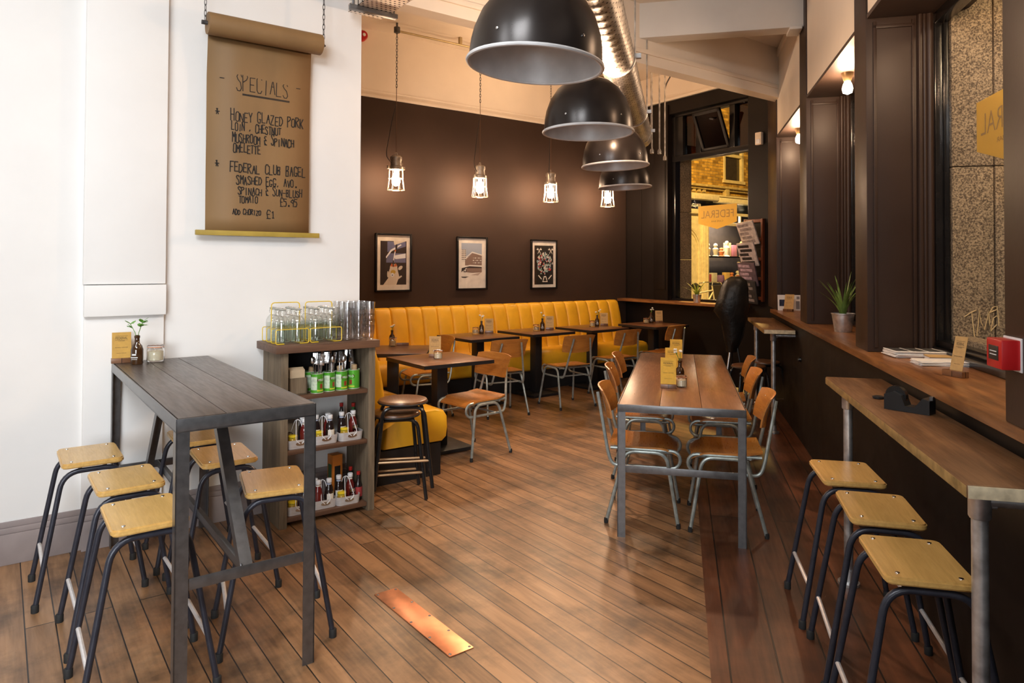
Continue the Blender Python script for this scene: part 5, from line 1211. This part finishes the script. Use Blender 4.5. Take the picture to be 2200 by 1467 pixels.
# ================================================================ WINDOW LEDGES AND BAR
def window_sign(label, fr, x, y, z, rot):
    t = thing('window_sign', label, 'sign', 'mustard window signs'); place(t, fr, x, y, z, rot)
    b = bm_(); prism(b, [(-.318, -.235), (0, -.32), (.318, -.235), (.318, 0), (-.318, 0)], -.0015, .0015, M=UPR); s_ = obj('sign_panel', b, M_sign, t)
    for sgn, nm in ((1, 'lettering'), (-1, 'reverse_lettering')):
        M = Tm(0, -sgn * .0022, 0) @ UPR
        b = merge([(text_mesh('FEDERAL', w=.535, h=.098, bold=-.01), M @ Tm(0, -.118, 0)), (text_mesh('CAFE BAR', w=.20, h=.022), M @ Tm(0, -.215, 0))]); obj(nm, b, M_signink, s_, smooth=0)
    return t
window_sign('mustard pennant sign on the end window, lettering reversed from inside', 'W', 1.745, .129, 2.345, 180)
window_sign('mustard pennant sign on the nearest right-hand window, partly hidden by the frame', 'R', 1.391, 3.462, 2.326, 90)
# chalk tag on the granite
gt = bm_()
def gline(b, pts, M):
    tube(b, [M @ Vector((x, -.003, z)) for x, z in pts], .0030, 5)
k_ = lambda u, v: (1.455 + (u - 2062) / (2160 - 2062) * .19, 1.33 - (v - 660) / 78 * .16)
Mg = R_(0, 4.17); Mx = Matrix.Translation(Mg) @ Matrix.Rotation(math.radians(AR), 4, 'Z')
for s in ([(2068, 688), (2082, 678), (2097, 670)], [(2086, 676), (2088, 700), (2092, 738)], [(2098, 736), (2102, 700), (2104, 668), (2108, 700), (2116, 720), (2124, 690), (2127, 668), (2128, 700), (2131, 724), (2138, 690), (2146, 684), (2151, 690)], [(2131, 724), (2146, 706)], [(2130, 676), (2137, 662), (2147, 659), (2150, 690), (2151, 710)], [(2130, 676), (2146, 668)]):
    gline(gt, [k_(u, v) for u, v in s], Mx)
tag(obj('chalk_tag', gt, mat('pale_chalk', (.80, .62, .34), .8)), 'pale scrawled tag on the granite outside the right-hand window', 'graffiti')
def pot(label, fr, x, y, z, nleaf, lh, spread, seed, leafmat, r=.062, h=.115, width=.014):
    t = thing('potted_aloe', label, 'plant', 'plants in galvanised pots'); place(t, fr, x, y, z); rd = random.Random(seed)
    b = bm_(); lathe(b, [(0, 0), (r * .72, 0), (r * .74, .004), (r * .97, h * .93), (r * 1.03, h * .95), (r * 1.03, h), (r * .95, h), (r * .9, h * .85), (0, h * .85)], 22); obj('pot', b, M_galv, t)
    b = bm_(); lathe(b, [(0, h * .86), (r * .91, h * .86), (r * .5, h * .9), (0, h * .91)], 14); obj('soil', b, mat('soil', (.03, .02, .012), .9), t)
    for i in range(nleaf):
        b = bm_(); a = i * 2.4 + rd.uniform(-.4, .4); L_ = lh * rd.uniform(.55, 1.0); sp = spread * rd.uniform(.2, 1.0); w_ = width * rd.uniform(.8, 1.1); c, s = math.cos(a), math.sin(a); A = []
        for j in range(7):
            v = j / 6; d = .015 + sp * v ** 1.6; zz = h * .86 + L_ * (v - .18 * v * v * sp / max(spread, .01)); ww = w_ * (1 - v) ** .7 + .0008; th = ww * .42
            p = Vector((c * d, s * d, zz)); q = Vector((-s, c, 0)); n_ = Vector((c, s, .25)).normalized()
            A.append([b.verts.new(p + q * ww), b.verts.new(p - n_ * th * .2), b.verts.new(p - q * ww), b.verts.new(p + n_ * th)])
        for p, q in zip(A[:-1], A[1:]):
            for m in range(4): b.faces.new((p[m], p[(m + 1) % 4], q[(m + 1) % 4], q[m]))
        b.faces.new(A[0]); b.faces.new(A[-1]); obj('leaf', b, leafmat, t, smooth=70)
    return t
pot('spiky aloe in a galvanised pot on the right-hand ledge beside the pillar', 'R', 1.145, 5.47, 1.065, 18, .34, .21, 2, M_aloe, .078, .135)
pot('light green aloe in a small galvanised pot on the end window ledge', 'W', 1.60, -.10, 1.05, 16, .24, .20, 6, mat('lime_leaf', (.28, .36, .04), .5, var=.2), .058, .105, .009)
# papers, menu, call point
ps_ = thing('newspaper_stack', 'stack of folded newspapers on the right-hand ledge below the pillar', 'newspapers'); place(ps_, 'R', 1.20, 4.08, 1.0655, 6)
for i in range(7):
    b = bm_(); box(b, -.125, .125, -.09, .09, i * .005, i * .005 + .0046, .0012)
    for v in b.verts: v.co.x += rnd.uniform(-.0, .0)
    o = obj('newspaper', b, M_wpaper, ps_, loc=(rnd.uniform(-.008, .008), rnd.uniform(-.008, .008), 0), rot=(0, 0, rnd.uniform(-.06, .06)))
b = bm_()
for i in range(9):
    for j in range(3): box(b, -.118 + j * .08, -.048 + j * .08, -.078 + i * .018, -.071 + i * .018 + .003 * (i % 3), .0352, .0355)
obj('print_columns', b, M_ink, ps_, smooth=0)
mg = thing('magazine_stack', 'small pile of buff magazines beside the newspapers', 'magazines'); place(mg, 'R', 1.30, 3.95, 1.0655, -4)
for i in range(4):
    b = bm_(); box(b, -.085, .085, -.06, .06, i * .006, i * .006 + .0055, .001); obj('magazine', b, (M_kraft if i == 3 else M_wpaper), mg, rot=(0, 0, .05 * (i - 2)))
fl_ = thing('leaflet_pile', 'pile of white leaflets on the right-hand ledge next to the leaning menu', 'leaflets'); place(fl_, 'R', 1.22, 3.77, 1.0655, 4)
for i in range(6):
    b = bm_(); box(b, -.11, .11, -.06, .06, i * .0035, i * .0035 + .0032); obj('leaflet', b, M_wpaper, fl_, rot=(0, 0, rnd.uniform(-.12, .12)))
o = menu_card('buff menu card in a block on the right-hand ledge below the red call point', M_kraft, 'menu cards', w=.062, h=.165, lean=13); place(o, 'R', 1.155, 3.385, 1.0655, -62)
o = menu_card('orange-buff menu card in front of the photo card at the far end of the ledge', M_kraft, 'menu cards', w=.10, h=.17, lean=12); place(o, 'R', 1.095, 7.74, 1.0655, -35)
pc = thing('photo_card', 'white landscape photo card leaning at the far end of the right-hand ledge', 'card'); place(pc, 'R', 1.13, 7.91, 1.0655, 0)
Ml = Matrix.Rotation(math.radians(-8), 4, 'X')
b = bm_(); box(b, -.115, .115, 0, .003, 0, .165, M=Ml); obj('card', b, M_wpaper, pc)
b = bm_(); box(b, -.098, -.022, -.0006, 0, .045, .115, M=Ml); obj('photo', b, mat('dark_blue_photo', (.02, .025, .06), .3, var=.4, vscale=25), pc)
b = bm_(); box(b, .075, .105, -.0006, 0, .12, .15, M=Ml); box(b, .068, .105, -.0004, 0, .015, .10, M=Ml); obj('caption_block', b, mat('grey_print', (.25, .23, .24), .6), pc)
cp_ = thing('fire_call_point', 'red fire alarm call point on the pillar above the right-hand ledge', 'call point'); place(cp_, 'R', .972, 2.445, 1.235, 0)
b = bm_(); box(b, -.052, 0, -.105, .0, 0, .088, .005); obj('housing', b, M_red, cp_)
b = bm_(); box(b, -.0535, -.052, -.085, -.02, .025, .068, .0005); obj('break_glass', b, M_blk, cp_)
b = bm_(); box(b, -.0545, -.0535, -.075, -.030, .040, .0425); box(b, -.0545, -.0535, -.075, -.030, .050, .0525); obj('print_lines', b, M_wpaper, cp_)
b = bm_(); box(b, -.003, .001, -.112, .006, -.006, .094, .001); obj('back_plate', b, M_wcap, cp_)
td = thing('tape_dispenser', 'black weighted tape dispenser on the worn bar table', 'dispenser'); place(td, 'R', .893, 3.10, .9605, -38)
b = bm_(); pts = [(-.085, 0), (.085, 0), (.085, .055), (.06, .062), (.03, .022), (-.005, .022), (-.02, .062), (-.05, .075), (-.085, .06)]
prism(b, pts, -.03, .03, M=UPR); obj('dispenser_body', b, M_blk, td)
b = bm_(); lathe(b, [(.018, -.012), (.04, -.012), (.04, .012), (.018, .012)], 20, (-.048, 0, .055), axis='Y'); obj('tape_roll', b, M_gloss, td); b = bm_(); box(b, .078, .09, -.012, .012, .055, .07); obj('cutter', b, M_steel, td)
b = bm_(); lathe(b, [(.020, 0), (.024, .002), (.024, .010), (.020, .011), (.012, .006), (0, .006)], 20)
o = tag(obj('jar_lid', b, M_blk), 'small black round lid lying on the worn bar table', 'lid'); place(o, 'R', .845, 3.36, .9605)
# magazine rack at the end window
mr_ = thing('magazine_rack', 'red-brown wooden wall rack beside the end window', 'rack'); place(mr_, 'W', 2.435, 0, 0)
M_rack = wood('red_brown_rack', (.22, .055, .018), (.11, .025, .009), 1.0, 'Z', .4)
for x in (-.135, .115):
    b = bm_(); box(b, x, x + .028, -.045, -.002, 1.10, 2.115, .004); obj('upright', b, M_rack, mr_)
for z in (1.12, 1.36, 1.60, 1.84, 2.07):
    b = bm_(); box(b, -.107, .115, -.04, -.01, z, z + .04, .003); obj('rail', b, M_rack, mr_)
for i, (z, lb, c1, c2) in enumerate(((1.80, 'pale newspaper hanging in the top slot of the wall rack', (.62, .54, .50), (.30, .25, .24)), (1.54, 'folded paper with a dark panel in the second slot of the wall rack', (.60, .52, .50), (.03, .025, .025)), (1.30, 'magazine with a pink and black cover in the third slot of the wall rack', (.16, .11, .13), (.55, .40, .48)), (1.085, 'dark crumpled magazine in the lowest slot of the wall rack', (.05, .045, .042), (.30, .26, .25)))):
    t = thing('magazine', lb, 'magazine', 'papers in the wall rack'); place(t, 'W', 2.445 - .01 * i, -.07, z)
    M_ = Matrix.Rotation(math.radians(20), 4, 'X') @ Matrix.Rotation(math.radians(-6 + 4 * i), 4, 'Y')
    b = bm_(); box(b, -.125, .125, -.022, 0, 0, .30, .006, M=M_)
    obj('pages', b, mat('page_%d' % i, c1, .6, var=.15, vscale=20), t)
    b = bm_()
    for q in range(5): box(b, -.11 + .02 * (q % 2), .08 - .03 * (q % 3), -.0228, -.0222, .03 + q * .052, .065 + q * .052, M=M_)
    obj('cover_print', b, mat('print_%d' % i, c2, .6, var=.2, vscale=30), t)
for i, (x, z, h) in enumerate(((2.27, 1.051, .20), (2.295, 1.255, .17))):
    b = bm_(); box(b, -.055, .055, -.012, .012, 0, h, .003)
    o = tag(obj('kraft_packet', b, mat('orange_kraft', (.50, .20, .06), .7)), ('orange-brown kraft packet standing on the end ledge left of the wall rack', 'orange-brown kraft packet stacked on top of the other beside the wall rack')[i], 'packet'); place(o, 'W', x, -.10, z, 10 if i else 0)
# black coat on a stand in front of the end window
cs = thing('coat_stand', 'tall stand under a glossy black padded cover by the end window', 'stand'); cs.location = (2.36, 7.45, 0)
b = bm_(); rows = []
for j, (z, rx, ry, ox) in enumerate(((.62, .05, .05, -.02), (.78, .10, .08, .0), (.95, .135, .10, .0), (1.06, .185, .12, -.02), (1.18, .165, .13, .0), (1.30, .145, .12, .02), (1.38, .115, .10, .03), (1.425, .05, .05, .03))):
    rows.append([b.verts.new((ox + rx * math.cos(k * PI / 10) * (1 + .05 * math.sin(k * 2.3 + j)), ry * math.sin(k * PI / 10) * (1 + .05 * math.cos(k * 1.7 + j)), z)) for k in range(20)])
for p, q in zip(rows[:-1], rows[1:]):
    for k in range(20): b.faces.new((p[k], p[(k + 1) % 20], q[(k + 1) % 20], q[k]))
b.faces.new(rows[0][::-1]); b.faces.new(rows[-1]); obj('quilted_cover', b, mat('glossy_black_nylon', (.010, .009, .008), .42, bump=.5, bscale=25), cs, smooth=80)
for x, y in ((-.11, -.06), (.10, -.08), (0, .12)):
    b = bm_(); tube(b, [(x * .3, y * .3, .70), (x * 1.3, y * 1.3, 0.006)], .011, 8); obj('leg', b, M_chrome if x < 0 else M_blk, cs)
# small wall socket on the dark panel
so = thing('wall_hook', 'small round black fitting on the dark panel below the right-hand ledge', 'fitting'); place(so, 'R', 1.028, 6.55, .72)
b = bm_(); lathe(b, [(0, -.02), (.02, -.02), (.024, 0), (0, 0)], 12, axis='X'); obj('fitting_plate', b, M_gloss, so); b = bm_(); lathe(b, [(0, -.025), (.006, -.025), (.006, -.018)], 8, axis='X'); obj('screw', b, M_chrome, so)
